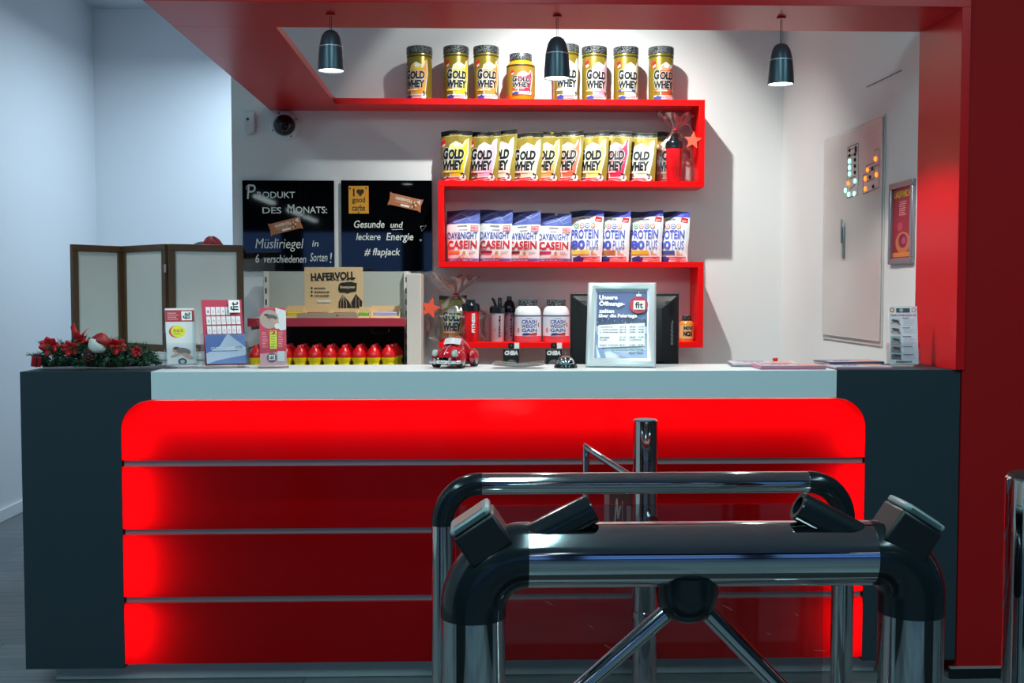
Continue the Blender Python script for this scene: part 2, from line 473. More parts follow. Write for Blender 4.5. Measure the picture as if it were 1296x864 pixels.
cf = rc_
gaps = [(505.2, 580.3), (588, 666.3), (673.5, 751.3), (759, 835)]
DP = 0.022
def sheet(pts, name):
    m = MB(); k = m.mi(PANEL)
    a = [m.bm.verts.new((p[0], YF-0.004, p[1])) for p in pts]; b = [m.bm.verts.new((p[0], YF+DP, p[1])) for p in pts]
    m.face(a, k); n = len(pts)
    for i in range(n): m.face([a[i], b[i], b[(i+1)%n], a[(i+1)%n]], k)
    return m.build(name, cf)
for i, (ya, yb_) in enumerate(gaps):
    za, zb_ = W(640, ya, YF).z, W(640, yb_, YF).z
    if i == 0:
        za = pT
        pts = [(pL, zb_), (pR, zb_)] + arc(pR-rc, za-rc, rc, 0, 90) + arc(pL+rc, za-rc, rc, 90, 180)
    else: pts = [(pL, zb_), (pR, zb_), (pR, za), (pL, za)]
    sheet(pts, 'front_panel')
for (a, b) in ((580.3, 588), (666.3, 673.5), (751.3, 759)):
    MB().box(pL+0.003, pR-0.003, YF+0.012, YF+0.03, W(640, b, YF).z-0.004, W(640, a, YF).z+0.004, ALU).build('joint_profile', cf)
CAV = mat('grey_light_box', (120,120,120), 0.8)
yc = YF+0.12
m_ = MB(); m_.box(pL+0.001, pR-0.001, yc, yc+0.012, pB-0.01, pT-0.003, CAV)
m_.box(pL-0.0, pL+0.004, YF+DP+0.001, yc, pB-0.01, pT-rc, CAV); m_.box(pR-0.004, pR, YF+DP+0.001, yc, pB-0.01, pT-rc, CAV)
m_.box(pL+0.004, pR-0.004, YF+DP+0.001, yc, pB-0.012, pB-0.004, CAV)
m_.build('light_box', cf)
def led(name, x, z, sx, sz, power, col=(1,0.93,0.9)):
    d = bpy.data.lights.new(name, 'AREA'); d.shape = 'RECTANGLE'; d.size = sx; d.size_y = sz; d.energy = power; d.color = col
    o = bpy.data.objects.new(name, d); COL.objects.link(o); o.location = (x, YF+0.085, z); o.rotation_euler = (PI/2, 0, PI); o.parent = cf
    # area lights shine along -Z: turn towards the hall
    o.rotation_euler = (Vector((0,-1,0))).to_track_quat('-Z', 'Z').to_euler()
    return o
led('led_strip', (pL+pR)/2, pT-0.045, pR-pL-0.16, 0.012, LED_TOP)
led('led_strip', pL+0.035, (pT+pB)/2-0.03, 0.012, pT-pB-0.12, LED_SIDE)
led('led_strip', pR-0.035, (pT+pB)/2-0.03, 0.012, pT-pB-0.12, LED_SIDE)
MB().box(W(70, 852, 3.96).x, W(1106, 852, 3.96).x, 3.96, 4.06, 0, pB-0.014, PLINTH).build('plinth', rc_, bevel=0.002)

# work desk behind the counter, lower than the top (carries the monitor)
dk = thing('work_desk', 'dark desk surface behind the raised counter carrying the monitor', 'desk', (0,0,0))
MB().box(xlR+0.05, xrL-0.05, YK+0.03, 4.85, 0.90, 0.93, ANTH).build('desk_top', dk, bevel=0.003)
for x in (xlR+0.06, (xlR+xrL)/2, xrL-0.09): MB().box(x, x+0.03, YK+0.05, 4.8, 0, 0.8995, WHITE).build('side_panel', dk)

# ================================================================== PENDANT LAMPS
def pendant(px, top_py, bot_py, label):
    Y = 4.04; b = W(px, bot_py-3.5, Y); t = W(px, top_py, Y); h = t.z-b.z; r = 0.0475
    o = thing('pendant_lamp', label, 'lamp', (b.x, Y, b.z), group='pendant lamps under the red beam')
    prof = [(0.004, h), (0.014, h*0.985), (0.024, h*0.94), (0.033, h*0.84), (0.0385, h*0.70), (0.0415, h*0.60)]
    MB().lathe(prof, LAMPG).build('shade_cap', o, sharp=60)
    MB().lathe([(0.0417, h*0.60), (0.0432, h*0.595), (0.0432, h*0.575), (0.0422, h*0.57)], ALU).build('trim_ring', o)
    MB().lathe([(0.0420, h*0.57), (0.0445, h*0.4), (0.0465, h*0.2), (r, 0), (r-0.0025, 0), (0.044, h*0.2), (0.042, h*0.4)], LAMPG).build('shade', o, sharp=60)
    MB().lathe([(0, 0.006), (r-0.003, 0.004), (r-0.0035, 0.010), (0, 0.012)], mat('lamp_diffuser', (255,250,242), 0.4, emit=7.0)).build('diffuser', o)
    for s in (-1, 1): MB().tube([(s*0.0028, 0, h-0.002), (s*0.0028, 0, ZS-b.z-0.004)], 0.0011, BLACKM, 6).build('cable', o)
    MB().lathe([(0, ZS-b.z-0.0005), (0.016, ZS-b.z-0.0005), (0.016, ZS-b.z-0.006), (0, ZS-b.z-0.008)], REDL, 16).build('ceiling_cup', o)
    d = bpy.data.lights.new('pendant_bulb', 'SPOT'); d.energy = PENDANT_W; d.spot_size = R(135); d.spot_blend = 0.3; d.shadow_soft_size = 0.02; d.color = (1.0, 0.95, 0.88)
    l = bpy.data.objects.new('pendant_bulb', d); COL.objects.link(l); l.location = (0, 0, -0.005); l.parent = o
    return o
pendant(419, 38, 93.5, 'bullet-shaped grey pendant lamp hanging leftmost under the red beam')
pendant(705, 46.5, 103, 'bullet-shaped grey pendant lamp hanging in the middle in front of the canisters')
pendant(988, 55, 110.5, 'bullet-shaped grey pendant lamp hanging rightmost before the pale corner')

# ================================================================== WALL FIXTURES
p = W(361, 159, YB)
o = thing('dome_camera', 'round white dome security camera on the wall under the soffit', 'camera', (p.x, YB-0.001, p.z), (PI/2, 0, 0))
HOUS = mat('camera_housing', (215,215,218), 0.45)
m_ = MB(); m_.lathe([(0.0, 0), (0.082, 0), (0.082, 0.012), (0.076, 0.022), (0.062, 0.028), (0.058, 0.024), (0, 0.02)], HOUS, 32)
m_.build('housing', o)
MB().lathe([(0.0575, 0.02), (0.054, 0.045), (0.042, 0.066), (0.022, 0.079), (0, 0.083)], mat('camera_dome', (14,14,18), 0.05), 28).build('dome', o, sharp=80)
for a in (25, 115, 205, 300): MB().lathe([(0.0045, 0.026), (0.0045, 0.029), (0, 0.03)], BLACKM, 8, (0.071*math.cos(R(a)), 0.071*math.sin(R(a)), -0.003)).build('screw', o)
p = W(316.5, 156, YB)
o = thing('motion_sensor', 'small white wall motion sensor beside the dome camera', 'sensor', (p.x, YB-0.001, p.z))
m_ = MB()
hw, hh = 0.0305, 0.06
pts = [(-hw, hh), (-hw, -hh*0.55)] + [(hw*math.cos(R(a)), -hh*0.55+hh*0.45*math.sin(R(a))) for a in range(200, 350, 20)] + [(hw, -hh*0.55), (hw, hh)]
m_.prism(pts, -0.035, 0, HOUS).build('housing', o, bevel=0.006)
MB().ball((-0.006, -0.034, 0.018), 0.0085, 0.004, 0.0085, BLACKS, 12, 8).build('lens', o)

# electrical cabinet set in the right wall
A = WX(1044, 300, XR-0.004); B = WX(1117, 300, XR-0.004); zt_, zb_ = WX(1044, 180, XR-0.004).z, WX(1117, 433, XR-0.004).z
ya, yb2 = B.y, A.y
pn = thing('electric_cabinet', 'flush pale cabinet door with rows of indicator lights on the right wall', 'cabinet', (XR, (ya+yb2)/2, (zt_+zb_)/2), (0,0,-PI/2))
Wd, Hd = yb2-ya, zt_-zb_                               # local x: -w/2 is the far end (+Y), front towards -X is local -y
CABC = mat('cabinet_lacquer', (205,196,193), 0.16, spec=0.4)
MB().box(-Wd/2-0.012, Wd/2+0.012, -0.006, -0.0005, -Hd/2-0.02, Hd/2+0.012, CABC).build('frame', pn, bevel=0.002)
MB().box(-Wd/2, Wd/2, -0.014, -0.0065, -Hd/2, Hd/2, CABC).build('door', pn, bevel=0.003)
def cabpt(px, py):
    q = WX(px, py, XR-0.016); return (-(q.y-(ya+yb2)/2), q.z-(zt_+zb_)/2)
a_ = Art()
DK = (40,40,44)
def cl(pts, wd=0.0035): a_.line([cabpt(*q) for q in pts], wd, DK)
cl([(1072,187),(1072,251),(1085,246),(1085,237)]); cl([(1072,187),(1086,181),(1086,235)])
for y in (190, 198): cl([(1073,y),(1084,y-4)])
cl([(1074,233),(1075,226),(1082,223),(1082,233),(1075,240)])
cl([(1092,246),(1092,222),(1096,220),(1096,210),(1106,206),(1107,190),(1112,188),(1112,237),(1092,246)])
cl([(1097,230),(1098,218),(1106,214),(1106,226),(1097,230)]); cl([(1096,215),(1112,208)])
a_.build('circuit_diagram', pn, off=0.0145)
GRN = mat('green_indicator', (150,255,225), 0.4, emit=2.2); ORG = mat('orange_indicator', (255,120,30), 0.4, emit=2.4)
for (px, py, c) in [(1075,204,GRN),(1075,212,GRN),(1075,220,GRN),(1082,229,GRN),(1070,241,GRN),(1074,246,GRN),(1081,245,GRN),(1073.5,232,ORG),
                    (1108,201,ORG),(1098,215,ORG),(1095,226,ORG),(1109,221,ORG),(1095,239,ORG)]:
    x, z = cabpt(px, py); MB().ball((x, -0.0165, z), 0.011, 0.006, 0.011, c, 10, 6).build('indicator', pn)
for (px, py) in [(1075,190),(1083,187),(1083,190),(1082,195),(1075,197),(1082,202),(1082,210),(1082,218),(1104,213),(1101,224),(1105,236)]:
    x, z = cabpt(px, py); MB().ball((x, -0.0165, z), 0.009, 0.005, 0.009, BLACKM, 10, 6).build('push_button', pn)
x, z = cabpt(1068, 302)
hd = MB().box(x-0.012, x+0.012, -0.024, -0.0145, z-0.09, z+0.055, mat('handle_metal', (150,165,168), 0.3, 0.6)).build('handle', pn, bevel=0.004)
MB().box(x-0.007, x+0.009, -0.032, -0.0245, z-0.02, z+0.09, mat('handle_metal', (150,165,168), 0.3, 0.6)).build('lever', hd, bevel=0.003)

# framed poster on the right wall
A = WX(1127, 280, XR-0.006); B = WX(1157, 280, XR-0.006); zt_, zb_ = WX(1127, 234, XR).z, WX(1127, 335, XR).z
cy, cz, Wd, Hd = (A.y+B.y)/2, (zt_+zb_)/2, abs(A.y-B.y), zt_-zb_
po = thing('poster_frame', 'silver snap frame with a red advertising poster on the right wall', 'poster', (XR-0.0005, cy, cz), (0,0,-PI/2))
SNAP = mat('silver_snap_frame', (150,152,160), 0.3, 0.7)
fm = MB(); t = 0.024
for b_ in ((-Wd/2, Wd/2, Hd/2-t, Hd/2), (-Wd/2, Wd/2, -Hd/2, -Hd/2+t), (-Wd/2, -Wd/2+t, -Hd/2+t, Hd/2-t), (Wd/2-t, Wd/2, -Hd/2+t, Hd/2-t)):
    fm.box(b_[0], b_[1], -0.016, 0, b_[2], b_[3], SNAP)
fm.build('frame', po, bevel=0.003)
w2, h2 = Wd/2-t+0.002, Hd/2-t+0.002
a_ = Art().rect(-w2, -h2, w2, h2, (150,26,48)).ell(0.01, -h2*0.55, w2*0.75, h2*0.3, (205,110,60)).ell(0.01, -h2*0.5, w2*0.45, h2*0.2, (120,20,70)).ell(0.02, -h2*0.5, w2*0.22, h2*0.1, (200,60,90))
a_.text('LAUF MICH', -w2*0.8, h2*0.72, w2*0.8, h2*0.9, (225,190,40), 0.02).scribble(-w2*0.3, h2*0.2, w2*0.5, h2*0.62, 7, (225,150,150), 3).ell(-w2*0.2, h2*-0.1, w2*0.3, h2*0.12, (190,60,80)).rect(-w2*0.9, -h2*0.95, w2*0.9, -h2*0.82, (220,130,50))
a_.build('poster_sheet', po, off=0.005)

# scratch line high on the right wall, modelled as a thin tube
c0, c1 = WX(1097, 110, XR-0.002), WX(1141, 89, XR-0.002)
struct(MB().tube([c0, c1], 0.002, mat('grey_scratch_line', (110,104,108), .6), 6).build('trim_1'))
# ================================================================== TURNSTILE IN FRONT
YT = 2.25
def tl(px, py, Y=YT): return W(px, py, Y)
tu = thing('turnstile', 'wide chrome turnstile gate with black elbows and two card readers in the foreground', 'turnstile', (0,0,0))
rT = (tl(870, 660).z-tl(870, 741).z)/2
cL, cR = tl(599, 720).x, tl(1154, 720).x
zT = tl(870, 700.5).z
tubeL, tubeR = tl(668, 700).x, tl(1099.5, 700).x
zE = tl(599, 779).z
MB().tube([(tubeL, YT, zT), (tubeR, YT, zT)], rT, CHROME, 48).build('cross_tube', tu)
def elbow(cx, tx, sgn, name='elbow', r=rT, zt_=zT, ze=zE, Y=YT, parent=tu, m=BLACKP, out=1.012):
    rad = min(abs(tx-cx), zt_-ze)*0.97; path = [(tx, Y, zt_)]
    ccx, ccz = cx-sgn*rad, zt_-rad
    for i in range(15):
        a = R(90-90*i/14); path.append((ccx+sgn*rad*math.cos(a), Y, ccz+rad*math.sin(a)))
    path.append((cx, Y, ze))
    return MB().tube(path, r*out, m, 40).build(name, parent, sharp=50)
elbow(cL, tubeL, -1); elbow(cR, tubeR, 1)
for cx in (cL, cR):
    MB().tube([(cx, YT, zE+0.002), (cx, YT, 0.012)], rT*0.985, CHROME, 48).build('column', tu)
    MB().tube([(cx, YT, 0.0), (cx, YT, 0.012)], rT*1.4, CHROME, 40).build('floor_flange', tu)
def reader(px, py, ang, sgn, name):
    c = tl(px, py)
    o = MB().box(-0.048, 0.048, -0.055, 0.055, -0.052, 0.022, BLACKM).build('card_reader', tu, (c.x, YT-0.005, c.z), (0, R(ang), 0), bevel=0.006)
    MB().box(-0.047, 0.047, -0.053, 0.053, 0.0225, 0.038, GREYP).build('reader_lid', o, bevel=0.006)
    MB().box(-0.036, 0.036, -0.0545, -0.0535, 0.0265, 0.034, mat('reader_window', (70,88,92), 0.15)).build('reader_window', o)
    MB().box(-0.034, 0.034, -0.04, 0.04, 0.0385, 0.0395, mat('reader_face', (150,120,112), 0.35)).build('reader_face', o, bevel=0.0004)
    return o
reader(606, 669, -34, -1, 'l'); reader(1147.5, 664, 33, 1, 'r')
def nozzle(px, py, ang, sgn):
    c = tl(px, py); L = 0.062
    o = MB(); r = 0.031
    o.lathe([(0, -L*1.6), (r, -L*1.6), (r, L), (r*0.92, L+0.003), (r*0.62, L+0.003), (r*0.55, L-0.02), (0, L-0.02)], BLACKP, 28)
    return o.build('indicator_barrel', tu, (c.x, YT-0.012, c.z), (0, R(ang), 0))
nozzle(714, 659, 63, 1); nozzle(1042, 656, -62, -1)
hub = W(869.5, 741, YT)
MB().lathe([(0, -0.078), (0.026, -0.077), (0.046, -0.068), (0.058, -0.05), (0.064, -0.02), (0.065, 0.02), (0, 0.02)], BLACKP, 32).build('hub', tu, (hub.x, YT, hub.z+0.006), sharp=60)
for a_px, b_px in (((846, 772), (700, 901)), ((893, 772), (1010, 893))):
    p0, p1 = W(a_px[0], a_px[1], YT), W(b_px[0], b_px[1], YT)
    d = (p1-p0).normalized()
    MB().tube([p0, p1, p1+d*0.12, p1+d*0.135], [0.0185, 0.0185, 0.0185, 0.012], CHROME, 28).build('tripod_arm', tu)

# ---- guard rail behind it
YG = 3.0
gr = thing('guard_rail', 'thin chrome hoop railing with black elbows and clear pane behind the turnstile', 'railing', (0,0,0))
rG = (W(800, 597, YG).z-W(800, 624.5, YG).z)/2
zG = W(800, 611, YG).z; gL, gR = W(560, 650, YG).x, W(1067.5, 650, YG).x
gtL, gtR = W(610, 611, YG).x, W(1022, 611, YG).x; zGE = W(560, 664, YG).z
MB().tube([(gtL, YG, zG), (gtR, YG, zG)], rG, CHROME, 40).build('hand_rail', gr)
for cx, tx, s in ((gL, gtL, -1), (gR, gtR, 1)):
    elbow(cx, tx, s, 'elbow', rG, zG, zGE, YG, gr, BLACKP, 1.03)
    MB().tube([(cx, YG, zGE+0.002), (cx, YG, 0.01)], rG, CHROME, 40).build('post', gr)
    MB().tube([(cx, YG, 0), (cx, YG, 0.01)], rG*1.7, CHROME, 32).build('floor_flange', gr)
x0, x1 = gL+rG+0.004, W(1041, 750, YG).x
gp = MB().box(x0, x1, YG-0.004, YG+0.004, 0.12, W(800, 638, YG).z, GLASSP).build('clear_pane', gr)
for z in (0.25, 0.6): MB().box(gL+rG*0.6, x0+0.03, YG-0.012, YG+0.012, z, z+0.04, CHROME).build('pane_clamp', gr, bevel=0.003)
for z in (0.25, 0.6): MB().box(x1-0.03, gR-rG*0.6, YG-0.012, YG+0.012, z, z+0.04, CHROME).build('pane_clamp', gr, bevel=0.003)
rd = random.Random(4)
for (px, py) in ((745, 790), (765, 815), (970, 800), (1030, 822), (915, 765), (690, 760), (1005, 775)):
    q = W(px, py, YG); L = rd.uniform(0.01, 0.035); an = rd.uniform(-0.7, 0.1)
    Art().line([(q.x, q.z), (q.x+L*math.cos(an), q.z+L*math.sin(an))], 0.0012, (150,110,112)).build('scratch', gr, lambda u, v, o: (u, YG-o, v), off=0.0042)

# ---- gate post with swing bar
YP = 3.42
po = thing('gate_post', 'tall round chrome post with swing bar standing before the counter', 'post', (W(816, 700, YP).x, YP, 0))
bx = po.location.x
rP = (W(831.5, 560, YP).x-W(800.5, 560, YP).x)/2; zP = W(816, 530.5, YP).z
MB().lathe([(0, zP), (rP*0.9, zP), (rP, zP-0.004), (rP, 0.01)], CHROME, 40).build('tube', po)
zc_ = W(816, 776, YP).z
MB().lathe([(rP+0.0005, zc_-0.012), (rP+0.005, zc_-0.01), (rP+0.005, zc_+0.01), (rP+0.0005, zc_+0.012)], CHROME, 40).build('collar', po)
MB().lathe([(0, 0), (rP*1.7, 0), (rP*1.7, 0.01), (rP, 0.012)], CHROME, 40).build('floor_flange', po)
q0 = W(741.5, 566, 3.62); q1 = W(812, 612, YP+0.01); q2 = W(741.5, 700, 3.62); q3 = W(814, 716, YP+0.01)
def rel(q): return Vector((q.x-bx, q.y-YP, q.z))
mid = [rel(q0)+(rel(q1)-rel(q0))*t for t in (1, 0.6, 0.25, 0.1, 0.04)]
dn = rel(q2)-rel(q0)
bend = [rel(q0)+Vector((0.0, 0, 0.004)), rel(q0)+dn*0.03, rel(q0)+dn*0.1, rel(q0)+dn*0.5, rel(q0)+dn*0.96, rel(q2)+(rel(q3)-rel(q2))*0.06, rel(q2)+(rel(q3)-rel(q2))*0.5, rel(q3)]
sb = MB().tube(mid+bend, 0.0115, CHROME, 20).build('swing_bar', po, sharp=60)
c = W(822, 660, YP-0.02)
MB().tube([(c.x-bx, -0.01, c.z), (c.x-bx+0.004, -0.075, c.z+0.012)], 0.017, CHROME, 20).build('stub_bracket', po)
# small notice card hung in the swing gate
nA, nB = W(765, 622, 3.5), W(800, 665, 3.5)
nw, nh = nB.x-nA.x, nA.z-nB.z
nc = MB().box(-nw/2, nw/2, -0.002, 0.002, -nh/2, nh/2, mat('brown_notice_card', (92,44,40), 0.4)).build('notice_card', po, ((nA.x+nB.x)/2-bx, 3.5-YP, (nA.z+nB.z)/2), (0,0,R(-14)))
a_ = Art().rect(-nw/2, -nh/2, -nw*0.32, nh/2, (150,95,98)).rect(nw*0.3, -nh/2, nw*0.46, nh*0.1, (150,95,98))
a_.line([(-nw*0.12, -nh*0.4), (-nw*0.05, nh*0.3), (0.0, -nh*0.3), (nw*0.08, nh*0.1)], 0.005, (190,150,150)).line([(nw*0.15, -nh*0.4), (nw*0.15, nh*0.25)], 0.003, (160,110,110))
a_.build('lettering', nc, off=0.0025)
MB().tube([(0, 0.0, nh/2-0.002), (-0.01, 0.004, nh/2+0.035)], 0.0012, BLACKM, 6).build('hanging_wire', nc)

# ---- chrome post cut by the right edge of the photo
YQ = 2.25
qx = W(1316, 700, YQ).x; rQ = qx-W(1274.5, 700, YQ).x; zQ = W(1290, 603, YQ).z
o = thing('barrier_post', 'chrome round barrier post at the right edge beside the turnstile', 'post', (qx, YQ, 0))
MB().lathe([(0, zQ), (rQ-0.004, zQ), (rQ, zQ-0.004), (rQ, 0.012)], CHROME, 48).build('tube', o)
MB().lathe([(0, 0), (rQ*1.4, 0), (rQ*1.4, 0.012), (rQ, 0.013)], CHROME, 40).build('floor_flange', o)
MB().lathe([(0, zQ+0.0005), (rQ-0.005, zQ+0.0005), (rQ-0.006, zQ+0.004), (0, zQ+0.006)], BLACKM, 40).build('cap', o)
o2 = MB().box(-0.004, 0.004, -0.004, 0.012, -0.05, 0.05, BLACKM).build('catch_strip', o, (-rQ*0.72, -rQ*0.7, zQ-0.11), (0,0,R(-45)), bevel=0.002)

MATM = mat('dark_mat_rubber', (26,28,30), .85, bump=.3, bscale=300)
tag(MB().box(-0.45, 1.40, 1.72, 2.12, 0.0005, 0.012, MATM).build('reflection_mat', bevel=.003), 'unseen dark floor mat added to darken the reflection in the chrome turnstile', 'mat')  # out-of-view mat, added so the tube mirrors a dark lower edge

DARK_BOARD = mat('dark_reflection_board', (24,28,32), .5)  # unseen boards added so the chrome columns mirror dark bands
for x in (-1.06, 1.78):
    struct(MB().box(x, x+.05, 0.3, 1.7, 0, 1.0, DARK_BOARD).build('trim_%d' % (30 if x < 0 else 31), bevel=.003))
# ================================================================== GOODS ON THE RED SHELF
GOLD = mat('gold_canister', (150,128,42), 0.28, 0.45)
GOLDY = mat('yellow_gold_tub', (214,158,24), 0.3, 0.3)
GOLDF = mat('gold_foil', (168,146,62), 0.32, 0.3)
BK, WH, RD = (22,22,24), (240,240,238), (205,28,40)
def flag(a, x0, y0, x1, y1):
    h = y1-y0
    a.rect(x0, y0, x1, y1, (235,235,238))
    for k in range(3): a.poly([(x0+(x1-x0)*0.3, y0+h*(0.08+k*0.3)), (x1, y0+h*(0.12+k*0.3)), (x1, y0+h*(0.27+k*0.3)), (x0+(x1-x0)*0.3, y0+h*(0.23+k*0.3))], (200,30,44))
    a.poly([(x0, y0), (x0+(x1-x0)*0.36, y0), (x0+(x1-x0)*0.42, y0+h*0.6), (x0+(x1-x0)*0.25, y1), (x0, y0+h*0.7)], (48,58,140))
def whey_art(w, h, top, col, foam, top_band=None, ban=None, sh=0.0, pouch=False):
    """printed front: w x h, from -w/2..w/2, 0..h"""
    a = Art(); X = lambda u: u*w+sh; Y = lambda v: v*h
    ban = ban or col
    # glass silhouette, its drink and the foam
    a.poly([(X(-.12),Y(.0)),(X(.36),Y(.0)),(X(.50),Y(.62)),(X(.47),Y(.95)),(X(.36),Y(.90)),(X(.30),Y(.80)),(X(.05),Y(.88)),(X(-.15),Y(.80)),(X(-.25),Y(.62))], (238,236,228))
    a.poly([(X(-.09),Y(.0)),(X(.33),Y(.0)),(X(.465),Y(.62)),(X(.43),Y(.88)),(X(.30),Y(.74)),(X(-.17),Y(.70)),(X(-.20),Y(.60))], col)
    a.ell(X(.06), Y(.76), w*.19, h*.075, foam); a.ell(X(.08), Y(.79), w*.10, h*.04, (246,244,238))
    a.poly([(X(.33),Y(.70)),(X(.40),Y(.70)),(X(.47),Y(.93)),(X(.41),Y(.93))], col)
    a.poly([(X(-.47),Y(.74)),(X(-.29),Y(.80)),(X(-.34),Y(.93)),(X(-.50),Y(.88))], RD); a.poly([(X(-.43),Y(.75)),(X(-.31),Y(.79)),(X(-.33),Y(.84)),(X(-.45),Y(.80))], (236,190,190))
    g0, g1, w0, w1 = (.475, .665, .27, .455) if not pouch else (.485, .70, .245, .465)
    for bold, c, e in ((0.10, (245,245,243), .012), (0.065, BK, 0)):
        a.text('G', X(-.40-e), Y(g0-e*.6), X(-.19+e), Y(g1+.045+e*.6), c, bold, 0.08)
        a.text('OLD', X(-.18-e), Y(g0-e*.6), X(.37+e), Y(g1+e*.6), c, bold, 0.08)
        a.text('WHEY', X(-.40-e), Y(w0-e*.6), X(.37+e), Y(w1+e*.6), c, bold, 0.08)
    a.poly([(X(-.42),Y(.205)),(X(.30),Y(.195)),(X(.26),Y(.25)),(X(-.38),Y(.25))], ban); a.rect(X(-.28), Y(.215), X(.10), Y(.237), (250,248,240))
    flag(a, X(-.38), Y(.0), X(.26), Y(.115))
    a.ell(X(.33), Y(.07), w*.085, h*.075, (240,238,232)); a.text('3', X(.29), Y(.08), X(.37), Y(.19), BK, 0.05)
    if top_band: a.rect(-w/2, Y(.945), w/2, Y(1.0), top_band); a.scribble(-w*.3, Y(.955), w*.3, Y(.985), 1, (190,180,140), 2)
    return a
def cyl(Rr): return lambda u, v, o: ((Rr+o)*math.sin(u/Rr), -(Rr+o)*math.cos(u/Rr), v)

def canister(px0, px1, top_py, col, foam, yaw, label, ban=None, Y=6.075):
    a, b = W(px0, 100, Y), W(px1, 100, Y); r = (b.x-a.x)/2; zb = ZS+TH; H = W(px0, top_py, Y).z-zb
    o = thing('protein_canister', label, 'canister', ((a.x+b.x)/2, Y, zb+0.0005), (0,0,R(yaw)), 'protein canisters on the top shelf')
    lh = 0.040; rb = r*0.965
    MB().lathe([(0, 0), (rb-0.004, 0), (rb, 0.004), (rb, H-lh-0.004), (rb-0.003, H-lh+0.004), (0, H-lh+0.004)], GOLD, 40).build('body', o)
    MB().lathe([(rb-0.003, H-lh), (r, H-lh+0.001), (r, H-0.004), (r-0.004, H), (0, H)], LID, 40).build('lid', o)
    MB().lathe([(rb+0.0006, H-lh-0.0185), (rb+0.0012, H-lh-0.018), (rb+0.0012, H-lh-0.009), (rb+0.0006, H-lh-0.0085)], mat('label_edge', (70,60,20), 0.5), 40).build('neck_band', o)
    art = whey_art(r*2*1.05, (H-lh-0.02), None, col, foam, ban=ban, sh=r*0.08)
    art.build('printed_label', o, cyl(rb), gx=0.008, off=0.0009)
    return o
YEL, ORN, PNK, VAN, CHO, STR, BAN, RAS = (240,196,40), (240,140,60), (240,150,190), (236,226,196), (196,84,44), (240,110,90), (246,214,90), (222,44,84)
canister(514.5, 547.5, 60.5, (240,160,50), YEL, -24, 'tall gold canister with orange shake, turned aside, first from left on the top shelf')
canister(561, 593.5, 60, YEL, (238,222,150), 2, 'tall gold canister with yellow shake picture, second from left on the top shelf', YEL)
canister(599, 631.6, 60, ORN, (240,196,150), 2, 'tall gold canister with orange shake picture, third from left beside the squat yellow tub', ORN)
canister(700, 733, 58, (238,232,214), (246,244,236), -4, 'tall gold canister half hidden behind the middle pendant lamp', (225,222,214), 6.06)
canister(736, 768.3, 60.5, PNK, (246,206,222), 3, 'tall gold canister with pink shake picture right of the middle pendant lamp', (240,160,120))
canister(776, 808, 61, VAN, (244,240,226), 3, 'tall gold canister with cream shake and blue stripe, second from right on the top shelf', (60,72,130))
canister(820.3, 852.5, 61, CHO, (232,150,110), 3, 'tall gold canister with brown shake picture, rightmost on the top shelf', (206,90,50))
# the squat tub among them
Y = 6.075; a, b = W(641, 100, Y), W(677, 100, Y); r = (b.x-a.x)/2; zb = ZS+TH; H = W(660, 69.5, Y).z-zb
o = thing('protein_tub', 'squat yellow gold tub with red shake picture between the tall canisters', 'tub', ((a.x+b.x)/2, Y, zb+0.0005), (0,0,R(2)), 'protein canisters on the top shelf')
MB().lathe([(0, 0), (r*.93, 0), (r*.97, 0.006), (r*.97, 0.02), (r, 0.024), (r, H*.66), (r*.99, H*.71), (r*.9, H*.79), (r*.78, H*.84), (r*.76, H*.86), (0, H*.86)], GOLDY, 40).build('body', o)
MB().lathe([(r*.76, H*.845), (r*.80, H*.85), (r*.80, H*.985), (r*.78, H), (0, H)], LID, 40).build('lid', o)
art = Art().rect(-r*1.5, 0.0, r*1.5, H*.62, (150,118,34)).rect(-r*1.5, H*.60, r*1.5, H*.64, (60,46,20))
art.sh += whey_art(r*1.7, H*.56, None, RAS, (244,190,200), ban=(220,40,60)).sh
art.build('printed_label', o, lambda u, v, q: ((r+q)*math.sin(u/r), -(r+q)*math.cos(u/r), v+0.027), gx=0.008, off=0.0009)

